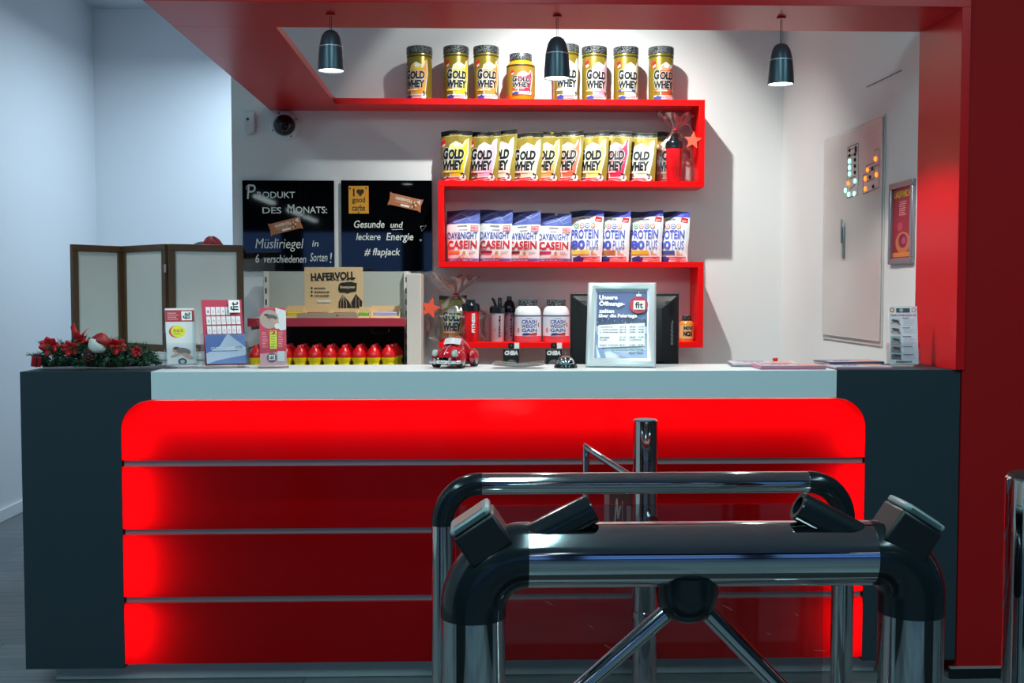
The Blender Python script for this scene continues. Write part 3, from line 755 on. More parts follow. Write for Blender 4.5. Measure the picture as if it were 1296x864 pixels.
# ------------------------------------------------------------------ foil pouches
class Pouch:
    def __init__(s, w, h, t, seed, base=0.86, lean=0.0):
        s.w, s.h, s.t, s.seed, s.base, s.lean = w, h, t, seed, base, lean
    def front(s, u, v, sgn=-1.0):
        # u -1..1 across, v 0..1 up
        e = max(0.0, 1-u*u); prof = (0.55+0.45*min(1, v/0.25))*max(0.0, 1-max(0, (v-0.35)/0.6))**0.75
        if v < 0.06: prof *= 0.75+0.25*v/0.06
        th = s.t/2*(e**0.55)*prof
        wd = s.w/2*(s.base+(1-s.base)*min(1, v/0.8))*(1-0.015*math.sin(v*9+s.seed))
        nz = noise.noise(Vector((u*2.2+s.seed*3.1, v*3.5, s.seed)))*0.0055*(1 if sgn < 0 else 0.3)*min(1, e*2)
        nz2 = noise.noise(Vector((u*1.3+s.seed, v*1.1, 4.2+s.seed)))*0.006
        top = s.h*(1+0.012*math.sin(u*2.6+s.seed*1.7)*v)
        return Vector((u*wd, sgn*th+nz+nz2*v+s.lean*v, v*top))
    def mesh(s, name, parent, m):
        b = MB(); nu, nv = 18, 22; k = b.mi(m)
        F = [[b.bm.verts.new(s.front(-1+2*i/nu, j/nv)) for j in range(nv+1)] for i in range(nu+1)]
        B = [[(F[i][j] if i in (0, nu) else b.bm.verts.new(s.front(-1+2*i/nu, j/nv, 1.0)+Vector((0,0.0012,0)))) for j in range(nv+1)] for i in range(nu+1)]
        for i in range(nu):
            for j in range(nv):
                b.face([F[i][j], F[i+1][j], F[i+1][j+1], F[i][j+1]], k); b.face([B[i][j], B[i][j+1], B[i+1][j+1], B[i+1][j]], k)
            b.face([F[i][0], B[i][0], B[i+1][0], F[i+1][0]], k); b.face([F[i][nv], F[i+1][nv], B[i+1][nv], B[i][nv]], k)
        return b.build(name, parent, sharp=70)
    def map(s):
        def fn(x, z, o):
            v = max(0.0, min(1.0, z)); u = max(-1.0, min(1.0, x)); p = s.front(u, v); return (p.x, p.y-o, p.z)
        return fn
def unit_art(src, w, h):
    """rescale artwork of w x h to u -1..1, v 0..1"""
    a = Art(); a.sh = [([[(p[0]*2/w, p[1]/h) for p in q] for q in ps], c) for ps, c in src.sh]; return a
def gold_pouch(name, label, loc, yaw, col, foam, seed, w=0.186, h=0.275, group=None, ban=None, lean=0.012):
    o = thing(name, label, 'pouch', loc, (0,0,R(yaw)), group)
    P = Pouch(w, h, 0.05, seed, 0.87, lean)
    P.mesh('pouch_body', o, GOLDF)
    art = Art().rect(-w*.5, h*.90, w*.5, h*.995, (34,33,34)).rect(-w*.5, h*.885, w*.5, h*.90, (196,180,110))
    art.scribble(-w*.2, h*.905, w*.3, h*.925, 1, (196,180,120), seed)
    art.sh += whey_art(w*.94, h*.90, None, col, foam, ban=ban, sh=-w*0.03, pouch=True).sh
    art.poly([(-w*.5, 0), (w*.5, 0), (w*.42, h*.07), (w*.1, h*.05), (-w*.2, h*.085), (-w*.5, h*.045)], (204,28,40)).line([(-w*.4, h*.03), (-w*.1, h*.055), (w*.2, h*.02), (w*.4, h*.04)], h*.014, (240,230,230))
    art.ell(w*.33, h*.075, w*.09, h*.06, (238,236,230)).text('3', w*.29, h*.06, w*.36, h*.16, BK, 0.05)
    unit_art(art, w, h).build('printed_front', o, P.map(), gx=0.1, gy=0.05, off=0.0008, step=0.00015)
    return o
specs = [(596, (232,214,30), (240,232,130), 'yellow shake and dark top edge'), (632, (238,176,206), (248,220,232), 'pale pink shake'), (653, (232,230,206), (244,242,230), 'pale cream shake mostly covered by its neighbour'),
         (686.5, (240,226,196), (248,242,224), 'light beige shake'), (711, (246,170,96), (250,210,160), 'soft orange shake'), (738, (244,116,84), (250,180,150), 'salmon red shake'),
         (770, (248,226,120), (252,240,180), 'banana yellow shake'), (799, (226,48,92), (244,150,170), 'raspberry red shake'), (831, (228,230,208), (242,244,232), 'pale greenish white shake')]
for i, (pr, col, foam, desc) in enumerate(specs):
    yaw = -24 if i != 2 else -30
    Y = 6.075; r = W(pr, 200, Y-0.04).x; wdt = 0.186
    x = r-wdt/2*math.cos(R(yaw))*0.985
    gold_pouch('protein_pouch', 'gold pouch with %s, %s' % (desc, ['first','second','third','fourth','fifth','sixth','seventh','eighth','ninth'][i]+' from left in row'),
               (x, Y+(0,0,.012,-.012,.004,0,0,0,0)[i], z2+0.0005), yaw, col, foam, i+1.3, wdt, W(600, [165,166,164,168,166,165,166,166,167][i], Y).z-z2-0.001, 'gold pouches on the second shelf')
BLUF = mat('blue_violet_foil', (108,124,196), 0.3, 0.25)
WHTF = mat('white_foil', (238,238,240), 0.35)
def casein_pouch(label, loc, yaw, seed, ban, w=0.188, h=0.28):
    o = thing('protein_pouch', label, 'pouch', loc, (0,0,R(yaw)), 'white pouches on the third shelf')
    P = Pouch(w, h, 0.055, seed, 0.93, 0.012); P.mesh('pouch_body', o, WHTF)
    a = Art(); b1, b2, r_ = (96,112,190), (44,48,104), (206,40,54)
    a.rect(-w*.5, h*.735, w*.5, h*.995, b1).poly([(-w*.5,h*.995),(w*.1,h*.995),(-w*.5,h*.86)], b2).poly([(-w*.5,h*.74),(-w*.22,h*.74),(-w*.36,h*.80),(-w*.5,h*.79)], (64,74,140))
    a.line([(-w*.45,h*.80),(-w*.1,h*.93),(w*.2,h*.85),(w*.48,h*.95)], .0022, (190,204,240)).line([(-w*.3,h*.76),(w*.05,h*.83),(w*.3,h*.95)], .0018, (205,215,245)).line([(0,h*.95),(w*.25,h*.78),(w*.48,h*.83)], .0016, (170,186,232))
    a.text('WEIDER', -w*.17, h*.675, w*.13, h*.70, (60,60,70), 0.03)
    a.rect(w*.24, h*.59, w*.46, h*.70, r_).rect(w*.255, h*.60, w*.445, h*.69, (244,200,204)).text('NEU', w*.27, h*.615, w*.43, h*.675, r_, 0.03)
    a.scribble(-w*.1, h*.60, w*.16, h*.63, 1, (150,150,165), seed)
    a.text('DAY&NIGHT', -w*.46, h*.44, w*.44, h*.575, (74,88,172), 0.015)
    a.text('CASEIN', -w*.46, h*.255, w*.44, h*.41, r_, 0.03)
    a.rect(-w*.46, h*.165, -w*.08, h*.215, ban); a.scribble(w*.2, h*.15, w*.42, h*.2, 2, (170,150,120), seed)
    a.ell(w*.06, h*.16, w*.05, h*.05, (190,160,110)).ell(-w*.02, h*.10, w*.09, h*.035, (226,180,160)).ell(w*.12, h*.10, w*.07, h*.03, (236,205,180))
    a.rect(-w*.5, 0, w*.5, h*.065, (122,110,186)).scribble(-w*.4, h*.02, w*.42, h*.05, 1, (225,220,245), seed+1)
    unit_art(a, w, h).build('printed_front', o, P.map(), gx=0.1, gy=0.05, off=0.0008, step=0.00015)
def plus_pouch(label, loc, yaw, seed, ban, w=0.186, h=0.285):
    o = thing('protein_pouch', label, 'pouch', loc, (0,0,R(yaw)), 'white pouches on the third shelf')
    P = Pouch(w, h, 0.055, seed, 0.9, 0.012); P.mesh('pouch_body', o, WHTF)
    a = Art(); bl, nv = (84,92,200), (30,32,84)
    a.rect(-w*.5, h*.885, w*.5, h*.995, bl).poly([(-w*.5,h*.995),(w*.16,h*.995),(-w*.1,h*.885),(-w*.5,h*.86)], nv)
    a.text('WEIDER', -w*.2, h*.82, w*.1, h*.85, (60,60,70), 0.03)
    a.poly([(w*.24,h*.79),(w*.44,h*.77),(w*.46,h*.86),(w*.27,h*.88)], RD).rect(w*.28, h*.80, w*.42, h*.82, (244,210,210))
    for k, c in enumerate(((40,140,80),(206,110,120),(60,84,170),(206,120,60))):
        cx = -w*.30+k*w*.165; a.ell(cx, h*.70, w*.072, h*.05, c); a.ell(cx, h*.70, w*.05, h*.034, (246,246,246)); a.rect(cx-w*.03, h*.69, cx+w*.03, h*.71, c)
    a.text('PROTEIN', -w*.47, h*.455, w*.37, h*.63, bl, 0.02)
    a.text('80', -w*.47, h*.255, -w*.03, h*.42, bl, 0.04); a.text('PLUS', w*.02, h*.255, w*.37, h*.42, bl, 0.0)
    a.rect(-w*.45, h*.145, w*.10, h*.225, ban); a.ell(w*.2, h*.18, w*.045, h*.05, (206,170,140)).ell(w*.27, h*.11, w*.10, h*.05, (222,150,130))
    flag(a, -w*.44, 0, w*.44, h*.12)
    unit_art(a, w, h).build('printed_front', o, P.map(), gx=0.1, gy=0.05, off=0.0008, step=0.00015)
Y = 6.075
for i, (pr, ban, yaw, desc) in enumerate([(607,(240,140,60),-12,'orange flavour stripe, leftmost on third shelf'), (648,(170,40,70),-14,'dark red flavour stripe, second from left on third shelf'),
                         (683,(120,60,50),-20,'brown flavour stripe, third from left on third shelf'), (723,(200,50,110),-12,'magenta flavour stripe, fourth from left on third shelf')]):
    w_ = 0.188; x = W(pr, 300, Y-0.03).x-w_/2*math.cos(R(yaw))*.98
    casein_pouch('white pouch with red lettering and %s' % desc, (x, Y, z3+0.0005), yaw, i*1.7+.4, ban, w_, W(600, [265.5,265,267,269][i], Y).z-z3-.001)
for i, (pr, ban, yaw, desc) in enumerate([(763.6,(244,224,90),-14,'pale yellow stripe, first of the blue-lettered pouches'), (797,(190,120,60),-20,'brown stripe, second of the blue-lettered pouches'),
                         (839,(246,190,50),-14,'golden yellow stripe, third of the blue-lettered pouches'), (872,(60,96,160),-20,'blue stripe, rightmost on the third shelf')]):
    w_ = 0.186; x = W(pr, 300, Y-0.03).x-w_/2*math.cos(R(yaw))*.98
    plus_pouch('white pouch with blue lettering and %s' % desc, (x, Y, z3+0.0005), yaw, i*1.3+8.1, ban, w_, W(600, [265.5,266.5,266,267][i], Y).z-z3-.001)

# ------------------------------------------------------------------ bottom board: two tubs, shakers, small bottle
def gain_tub(p0, p1, label):
    Y = 6.07; a, b = W(p0, 400, Y), W(p1, 400, Y); r = (b.x-a.x)/2; zb = z4+0.0005; H = W(p0, 379, Y).z-zb
    o = thing('protein_tub', label, 'tub', ((a.x+b.x)/2, Y, zb), (0,0,R(3)), 'white tubs on the bottom board')
    PLW = mat('white_tub_plastic', (244,244,246), 0.3)
    MB().lathe([(0, 0), (r*.92, 0), (r*.98, .006), (r, .02), (r, H*.62), (r*.985, H*.68), (r*.9, H*.78), (r*.72, H*.84), (r*.69, H*.86), (0, H*.86)], PLW, 40).build('body', o)
    MB().lathe([(r*.69, H*.845), (r*.71, H*.85), (r*.71, H*.985), (r*.69, H), (0, H)], LID, 40).build('lid', o)
    art = Art().rect(-r*1.5, .004, r*1.5, H*.14, (232,70,84)).rect(-r*1.5, H*.60, r*1.5, H*.635, (84,92,160)).rect(-r*1.5, H*.14, r*1.5, H*.60, (236,234,242))
    bl = (52,74,160)
    art.text('WEIDER', -r*.25, H*.545, r*.25, H*.57, (110,110,120), 0.02)
    for t, y0, y1 in (('CRASH', .43, .525), ('WEIGHT', .33, .42), ('GAIN', .235, .32)): art.text(t, -r*.56, H*y0, r*.62, H*y1, bl, 0.03)
    art.rect(r*.72, H*.35, r*.85, H*.45, (170,120,110)).ell(-r*.85, H*.28, r*.12, H*.06, (236,150,150)).ell(-r*.2, H*.185, r*.3, H*.03, (60,80,170)).poly([(-r*.1,H*.16),(r*.6,H*.15),(r*.65,H*.21),(0,H*.20)], (204,60,64)).line([(-r*.5,H*.16),(r*.6,H*.215)], .004, (40,40,60))
    art.build('printed_label', o, cyl(r), gx=0.008, off=0.0009)
gain_tub(651, 685, 'white tub with blue lettering and pink foot, left of the pair on the bottom board')
gain_tub(687, 720.6, 'white tub with blue lettering and pink foot beside the black monitor')
SHK = mat('translucent_shaker', (226,196,206), 0.25, trans=0.25)
SHKD = mat('smoky_shaker', (150,112,130), 0.25, trans=0.2)
def shaker(p0, p1, top, bodytop, mt, Y, label, kind, txt=(30,24,28)):
    a, b = W(p0, 400, Y), W(p1, 400, Y); r = (b.x-a.x)/2; zb = z4+0.0005; H = W(p0, bodytop, Y).z-zb; HT = W(p0, top, Y).z-zb
    o = thing('shaker_bottle', label, 'shaker', ((a.x+b.x)/2, Y, zb), (0,0,R(4)), 'shakers on the bottom board')
    MB().lathe([(0, 0), (r*.84, 0), (r*.88, .004), (r, H), (0, H)], mt, 32).build('body', o)
    if kind == 0:
        MB().lathe([(r*1.0, H*.97), (r*1.06, H*.98), (r*1.06, H+.025), (r*.8, H+.036), (0, H+.036)], BLACKP, 32).build('lid', o)
        MB().tube([(r*.35, 0, H+.03), (r*.35, 0, HT-.004), (r*.35, 0, HT)], [r*.3, r*.27, r*.2], BLACKP, 14).build('spout', o)
        MB().tube([(-r*.15, 0, H+.03), (-r*.5, 0, HT-.012), (-r*.75, 0, HT-.002)], [r*.17, r*.2, r*.14], BLACKP, 10).build('spout_cap', o)
    else:
        MB().lathe([(r*1.0, H*.97), (r*1.05, H*.98), (r*1.05, H+.02), (r*.8, H+.05), (r*.45, H+.062), (r*.42, HT-.004), (r*.36, HT), (0, HT)], BLACKP, 32).build('lid', o)
    art = Art()
    for k, ch in enumerate('FITNESS'): art.text(ch, -r*.12+r*.2, H*(.80-k*.105), r*.22+r*.2, H*(.80-k*.105)+H*.07, txt, 0.05, rot=R(-90))
    art.ell(-r*.45, H*.42, r*.2, H*.02, (190,140,70), rot=.6).ell(-r*.5, H*.40, r*.06, H*.06, (190,140,70))
    art.build('lettering', o, lambda u, v, q: ((r*(.88+.12*v/H)+q)*math.sin(u/r), -(r*(.88+.12*v/H)+q)*math.cos(u/r), v), gx=0.008, off=0.001)
shaker(637, 652, 375, 394, SHKD, 6.13, 'smoky shaker with bottle-neck black lid, behind the pale shaker', 1)
shaker(620, 638.6, 376.5, 395, SHK, 6.045, 'pale pink translucent shaker with black spout lid beside the gift bag', 0)
Y = 6.05; a, b = W(859.5, 415, Y), W(878, 415, Y); r = (b.x-a.x)/2; H = W(868, 399, Y).z-z4
o = thing('tablet_bottle', 'small orange bottle with silver cap alone at the right end of the bottom board', 'bottle', ((a.x+b.x)/2, Y, z4+0.0005))
MB().lathe([(0, 0), (r*.95, 0), (r, .004), (r, H*.66), (r*.85, H*.74), (r*.62, H*.80), (0, H*.80)], mat('orange_bottle', (226,140,50), 0.25), 28).build('body', o)
MB().lathe([(r*.62, H*.78), (r*.66, H*.80), (r*.66, H*.985), (r*.62, H), (0, H)], LID, 24).build('cap', o)
Art().rect(-r*1.3, H*.12, r*1.3, H*.64, (232,190,130)).text('MINI', -r*.55, H*.44, r*.7, H*.60, (40,30,40), 0.04).text('NOX', -r*.6, H*.2, r*.75, H*.40, (20,18,22), 0.08).build('printed_label', o, cyl(r), gx=0.006, off=0.0008)

# ------------------------------------------------------------------ gift bundles in cellophane
def gift(cx, Y, zb, hb, ht, rad, seed, label, fan, tie=0.012):
    o = thing('cellophane_wrap', label, 'gift wrap', (cx, Y, zb))
    def rad_at(v):
        # bag, neck, fan
        if v < 0.08: return rad*(.86+.14*v/.08)
        if v < 0.55: return rad
        if v < 1.0: return rad+(tie-rad)*(((v-.55)/.45)**1.3)
        return tie+(fan-tie)*((v-1)/.45)
    def fn(i, j):
        v = j*1.45; th = 2*PI*i
        rr = rad_at(v); cr = noise.noise(Vector((math.cos(th)*3+seed, math.sin(th)*3, v*4)))
        cr2 = math.sin(th*9+seed+v*3)*0.10+math.sin(th*14+v*5)*.07
        rr *= 1+0.10*cr+(cr2 if v > .7 else cr2*.3)
        z = hb*v if v <= 1 else hb+(ht-hb)*((v-1)/.45)*(0.85+0.25*cr+.15*math.sin(th*5+seed))
        return Vector((rr*math.cos(th), rr*math.sin(th)*(0.52 if v < .8 else .52+.25*(v-.8)), z))
    MB().grid(56, 24, lambda i, j: fn(i, j*24/34), CELLO).build('wrap', o, weld=True, sharp=20)
    MB().grid(72, 14, lambda i, j: fn(i, (23.4+10.6*j)/34), CELLOF).build('gathered_top', o, weld=True, sharp=15)
    MB().lathe([(tie*1.15, hb-.006), (tie*1.3, hb), (tie*1.15, hb+.006)], mat('red_ribbon', (170,30,48), 0.4), 16).build('ribbon', o)
    return o
STARM = mat('orange_felt_star', (246,92,62), 0.6)
def star(parent, x, y, z, r, rot):
    pts = [((r if k % 2 == 0 else r*.45)*math.sin(rot+PI*k/5), (r if k % 2 == 0 else r*.45)*math.cos(rot+PI*k/5)) for k in range(10)]
    s = MB().prism(pts, -.004, .004, STARM).build('star_tag', parent, (x, y, z), (0,0,R(-8)), bevel=.001)
    MB().tube([(0, 0, r*.9), (.02 if x < 0 else -.02, .01, r*1.7), ((-x)*.9, .03, r*2.0)], .0012, mat('red_ribbon', (170,30,48), 0.4), 6).build('ribbon_string', s)
REDSH = mat('red_shaker_plastic', (236,16,30), 0.3)
def red_shaker(cx, Y, zb, r, H, HT, label, txt=True):
    o = thing('shaker_bottle', label, 'shaker', (cx, Y, zb), (0,0,R(5)))
    MB().lathe([(0, 0), (r*.86, 0), (r*.9, .004), (r*.93, H*.35), (r*.96, H*.36), (r, H), (0, H)], REDSH, 32).build('body', o)
    MB().lathe([(r, H*.97), (r*1.08, H*.98), (r*1.08, H+(HT-H)*.45), (r*.95, H+(HT-H)*.6), (r*.6, H+(HT-H)*.7), (r*.5, HT), (0, HT)], BLACKP, 32).build('lid', o)
    if txt: Art().text('FITNESS', -H*.30, -r*.2, H*.30, r*.2, WH, 0.05).build('lettering', o, lambda u, v, q: ((r+q)*math.sin((.25*r-v)/r), -(r+q)*math.cos((.25*r-v)/r), u+H*.6), gx=.02, gy=.006, off=.001)
# lower left bundle
Y = 6.03; cx = W(577, 400, Y).x; zb = z4+0.0008
gold_pouch('protein_pouch', 'gold foil pouch inside the lower cellophane gift bundle', (W(573, 400, Y).x, 6.10, zb), 4, (190,200,90), (240,238,220), 21.5, 0.15, W(573, 374, 6.1).z-zb, None, (240,170,110), 0.0)
red_shaker(W(595.5, 400, Y).x, 5.995+.03, zb, 0.047, W(595, 392, Y).z-zb, W(595, 379, Y).z-zb, 'red shaker with black lid and white lettering in the lower gift bundle')
g1 = gift(cx, 6.065, zb, W(577, 372, Y).z-zb, W(577, 347, Y).z-zb, 0.158, 2.1, 'clear cellophane gift wrap with orange star above the red toy car', 0.125)
star(g1, W(545, 390, Y).x-cx, -.085, W(545, 390, 5.97).z-zb, .058, .25)
# upper right bundle
Y = 6.03; zb = z2+0.0008; cx = W(856, 200, Y).x
gold_pouch('protein_pouch', 'gold foil pouch inside the upper cellophane gift bundle', (W(848, 200, Y).x, 6.135, zb), 3, (232,170,150), (244,236,226), 31.2, 0.15, W(840, 166, 6.1).z-zb, None, (240,190,150), 0.0)
red_shaker(W(853, 200, 6.02).x, 6.02, zb, 0.043, W(853, 187, Y).z-zb, W(853, 174, Y).z-zb, 'red shaker with black lid in the upper gift bundle on the second shelf', False)
g2 = gift(cx, 6.075, zb, W(850, 163, Y).z-zb, W(850, 141, Y).z-zb, 0.098, 5.7, 'clear cellophane gift wrap with star tag at the right end of the second shelf', 0.095)
star(g2, W(878, 177, 5.96).x-cx, -.09, W(878, 177, 5.96).z-zb, .05, .1)

# ------------------------------------------------------------------ two glove packs on hooks in front of the bottom board
for (p0, p1, ptop, label) in ((637, 657, 434, 'black hanging glove pack below the shelf, left of the pair'), (690.5, 711, 434, 'black hanging glove pack below the shelf, behind the service bell')):
    Y = 5.9765; a, b = W(p0, ptop, Y), W(p1, 472, Y); wd = b.x-a.x; hd = a.z-b.z
    o = thing('glove_pack', label, 'pack', ((a.x+b.x)/2, Y, a.z), (0,0,0), 'black glove packs hanging below the shelf')
    MB().box(-wd/2, wd/2, -.004, .004, -hd, -hd*.19, BLACKM).build('card', o, bevel=.003)
    MB().prism([(-wd*.18, -hd*.19), (wd*.18, -hd*.19), (wd*.18, 0), (-wd*.18, 0)], -.002, .002, BLACKM).build('hang_tab', o)
    MB().box(wd*.2, wd*.5, -.003, -.001, -hd*.18, hd*.01, mat('price_tag', (235,235,235), .5)).build('price_tag', o)
    MB().tube([(0, -.022, -.012), (0, .0030, -.012)], .0022, ALU, 8).box(-.012, .012, .0022, .0034, -.022, -.002, ALU).build('hook', o)
    MB().ball((0, -.012, -hd*.82), wd*.42, .014, hd*.28, mat('glove_cloth', (58,62,66), .7, bump=.4, bscale=150), 18, 12).build('glove', o)
    Art().text('CHIBA', -wd*.42, -hd*.40, wd*.42, -hd*.25, (225,225,228), .07, .15).build('lettering', o, off=.0045)
# ================================================================== LEFT SIDE BEHIND THE COUNTER
# two glass writing boards on the back wall
def chalkboard(p0, p1, q0, q1, label):
    Y = YB-0.018; a, b = W(p0, q0, Y), W(p1, q1, Y); w, h = b.x-a.x, a.z-b.z
    o = thing('writing_board', label, 'board', ((a.x+b.x)/2, Y, (a.z+b.z)/2), (0,0,0), 'black glass writing boards')
    MB().box(-w/2, w/2, 0, .008, -h/2, h/2, BLACKS).build('glass_panel', o, bevel=.001)
    for sx in (-1, 1):
        for sz in (-1, 1): MB().tube([(sx*(w/2-.03), .008, sz*(h/2-.03)), (sx*(w/2-.03), .0175, sz*(h/2-.03))], .009, ALU, 12).build('wall_spacer', o)
    def loc(px, py): q = W(px, py, Y); return q.x-o.location.x, q.z-o.location.z
    loc.board = o
    return o, loc
CH = (215,216,212)
def chalk(a, loc, s, x0, y0, x1, y1, bold=0.012, shear=0.0, rot=0.0):
    # crop coordinates of the boards, 4.985 px per photo pixel
    p = loc(300+x0/4.985, 220+y1/4.985); q = loc(300+x1/4.985, 220+y0/4.985)
    Art().text(s, p[0], p[1], q[0], q[1], CH, bold, shear, rot).build('chalk_lettering', loc.board, rough=.7)
def cpt(loc, x, y): return loc(300+x/4.985, 220+y/4.985)
WRAP = mat('brown_bar_wrapper', (176,108,72), .5, var=.15, vscale=40)
def wrapper(o, loc, cx, cy, L, rot):
    x, z = cpt(loc, cx, cy); l = L/4.985/1400*6.19*1.0; h = l*.42
    pts = [(-l/2, -h*.48), (-l*.42, -h*.40), (l*.42, -h*.40), (l/2, -h*.48), (l*.47, 0), (l/2, h*.48), (l*.42, h*.42), (-l*.42, h*.42), (-l/2, h*.48), (-l*.47, 0)]
    s = MB().prism(pts, -.006, -.0005, WRAP).build('bar_wrapper_sticker', o, (x, 0, z), (0, R(rot), 0), bevel=.002)
    a = Art().text('HAFERVOLL', -l*.30, h*.05, l*.2, h*.27, (235,225,210), .03).scribble(-l*.28, -h*.12, l*.1, 0, 1, (215,170,140), 3).rect(-l*.12, -h*.30, l*.14, -h*.17, (240,232,222))
    for k in range(6): a.ell(l*(.24+.035*(k % 3)), h*(-.2+.17*(k//2)), l*.03, h*.09, ((110,62,34) if k % 2 else (222,196,158)), 10)
    a.poly([(l*.3, h*.2), (l*.42, h*.38), (l*.44, h*.05)], (205,205,200))
    a.build('print', s, off=.0065)
o, loc = chalkboard(306.5, 423.5, 228, 343, 'black glass board reading PRODUKT DES MONATS in white chalk pen')
a = Art()
chalk(a, loc, 'P', 62, 66, 118, 158, .0, .1); chalk(a, loc, 'RODUKT', 126, 112, 366, 152)
a.line([cpt(loc, 58, 100), cpt(loc, 62, 74), cpt(loc, 88, 66)], .003, CH)
chalk(a, loc, 'DES', 160, 210, 280, 250); chalk(a, loc, 'M', 320, 192, 362, 246); chalk(a, loc, 'ONATS:', 370, 206, 568, 248)
chalk(a, loc, 'Müsliriegel', 116, 408, 420, 490, .0, .18); chalk(a, loc, 'in', 474, 420, 514, 458, .012, .15)
chalk(a, loc, '6', 116, 506, 140, 560, .012, .1); chalk(a, loc, 'verschiedenen', 168, 512, 436, 560, .006, .15); chalk(a, loc, 'Sorten', 462, 498, 570, 552, .004, .2); chalk(a, loc, '!', 586, 496, 598, 562, .0, .1)
a.build('chalk_strokes', o, rough=.7); wrapper(o, loc, 306, 330, 208, -14)
o, loc = chalkboard(431.5, 547, 228, 343, 'black glass board reading Gesunde und leckere Energie beside the zigzag shelf')
a = Art()
chalk(a, loc, 'Gesunde', 738, 294, 930, 340, .012, .18); chalk(a, loc, 'und', 968, 302, 1046, 340, .012, .15); a.line([cpt(loc, 975, 352), cpt(loc, 1048, 350)], .0025, CH)
chalk(a, loc, 'leckere', 752, 374, 905, 418, .012, .18); chalk(a, loc, 'Energie', 942, 372, 1112, 434, .012, .15)
chalk(a, loc, '# flapjack', 804, 468, 1030, 528, .014, .2)
a.line([cpt(loc, *q) for q in ((1158,332),(1196,324),(1165,362),(1158,332))], .0025, CH); q = cpt(loc, 1158, 418); a.ell(q[0], q[1], .007, .007, CH, 12)
a.build('chalk_strokes', o, rough=.7); wrapper(o, loc, 1062, 180, 214, 13)
p, q = cpt(loc, 705, 250), cpt(loc, 830, 76)
cw, chh = q[0]-p[0], q[1]-p[1]
s = MB().box(-cw/2, cw/2, -.003, -.0005, -chh/2, chh/2, mat('ochre_card', (214,146,34), .6)).build('ochre_card', o, ((p[0]+q[0])/2, 0, (p[1]+q[1])/2))
DBR = (52,30,18)
a = Art().text('I', -cw*.28, chh*.12, -cw*.20, chh*.40, DBR, .02).ell(0.0, chh*.30, cw*.10, chh*.085, DBR).ell(cw*.17, chh*.30, cw*.10, chh*.085, DBR).poly([(-cw*.10, chh*.28), (cw*.27, chh*.28), (cw*.085, chh*.11)], DBR)
a.text('good', -cw*.32, -chh*.16, cw*.32, chh*.10, DBR, .01).text('carbs', -cw*.32, -chh*.40, cw*.32, -chh*.18, DBR, .01).ell(-cw*.42, chh*.41, cw*.04, chh*.03, DBR, 8).ell(cw*.38, chh*.42, cw*.05, chh*.025, DBR, 8).ell(0, -chh*.46, cw*.03, chh*.04, DBR, 8)
a.build('print', s, off=.0035)

# gondola shelving against the back wall
GY0, GY1 = 5.74, 6.19
gx0, gx1 = W(314, 400, GY0).x, W(513.5, 400, GY0).x
gz = W(420, 343.5, 6.15).z; sz1, sz0 = W(420, 402.5, GY0).z, W(420, 413, GY0).z
go = thing('shelf_rack', 'cream metal shelf rack with slotted uprights and a red-edged shelf under the writing boards', 'shelf rack', (0,0,0))
MB().box(gx0, gx1, 6.15, 6.165, 0.1, gz, GONDG).build('back_panel', go)
for x in (gx0+.008, gx1-.034):
    u = MB().box(x, x+.026, 6.118, 6.149, 0.0, gz, CREAM).build('upright', go, bevel=.001)
    a = Art()
    z = gz-.03
    while z > 0.95: a.rect(x+.009, z-.03, x+.017, z, (30,30,32)); z -= .062
    a.build('slots', u, lambda uu, v, q: (uu, 6.118-q, v), off=.0005)
s = MB().box(gx0+.002, gx1-.002, GY0+.012, 6.117, sz0+.012, sz1-.001, CREAM).build('shelf', go, bevel=.001)
MB().box(gx0-.004, gx1-.002, GY0, GY0+.0115, sz0, sz1, mat('red_price_rail', (190,52,70), .3)).build('price_rail', s, bevel=.001)
for x in (gx0+.003, gx1-.008): MB().prism([(x, sz0+.012), (x+.004, sz0+.012), (x+.004, sz0-.02), (x, sz0-.02)], GY0+.05, 6.11, CREAM).build('bracket', s)
lowz = W(420, 463, 5.72).z-.05
MB().box(gx0+.002, gx1-.002, GY0-.02, 6.14, lowz-.03, lowz, BLACKM).build('lower_shelf', go)
MB().box(gx0+.002, gx1-.002, 6.135, 6.148, lowz, sz0+.0, mat('black_back_board', (24,24,26), .7)).build('dark_back_panel', go)
wx1 = W(532.5, 400, 5.76).x
MB().box(gx1+.004, wx1, 5.76, 6.165, 0, W(523, 346, 5.76).z, mat('side_panel_cream', (224,210,200), .5)).build('side_panel', go, bevel=.002)
MB().tube([(W(470, 419, 5.8).x, 5.8, W(470, 416, 5.8).z), (W(470, 419, 5.8).x, 5.8, W(470, 421, 5.8).z), (W(492, 419, 5.8).x, 5.8, W(492, 421, 5.8).z), (W(492, 419, 5.8).x, 5.8, W(492, 416, 5.8).z)], .003, ACRYL, 8).build('label_holder', go)

# kraft display card and boxes on that shelf
Yk = 5.90
a_, b_ = W(385, 338, Yk), W(459.5, 400, Yk); w, h = b_.x-a_.x, a_.z-sz1-.0005
o = thing('display_card', 'kraft cardboard display sign with dark lettering and almond drawing on the rack', 'display', ((a_.x+b_.x)/2, Yk, sz1+.0005), (0,0,R(-1)))
MB().box(-w/2, w/2, 0, .005, 0, h, KRAFT).build('card', o, bevel=.001)
MB().zprism([(-w*.3, .0055), (w*.3, .0055), (w*.3, .08), (-w*.3, .08)], 0, .004, KRAFT).build('foot_flap', o)
a = Art(); D = (44,32,26)
a.text('HAFERVOLL', -w*.39, h*.74, w*.37, h*.90, D, .05, rot=R(2.5))
for x0 in (-.39,-.30,-.215,-.13,-.05,.04,.13,.215,.295): a.rect(w*x0, h*(.735+.03*x0), w*(x0+.055), h*(.75+.03*x0), D)
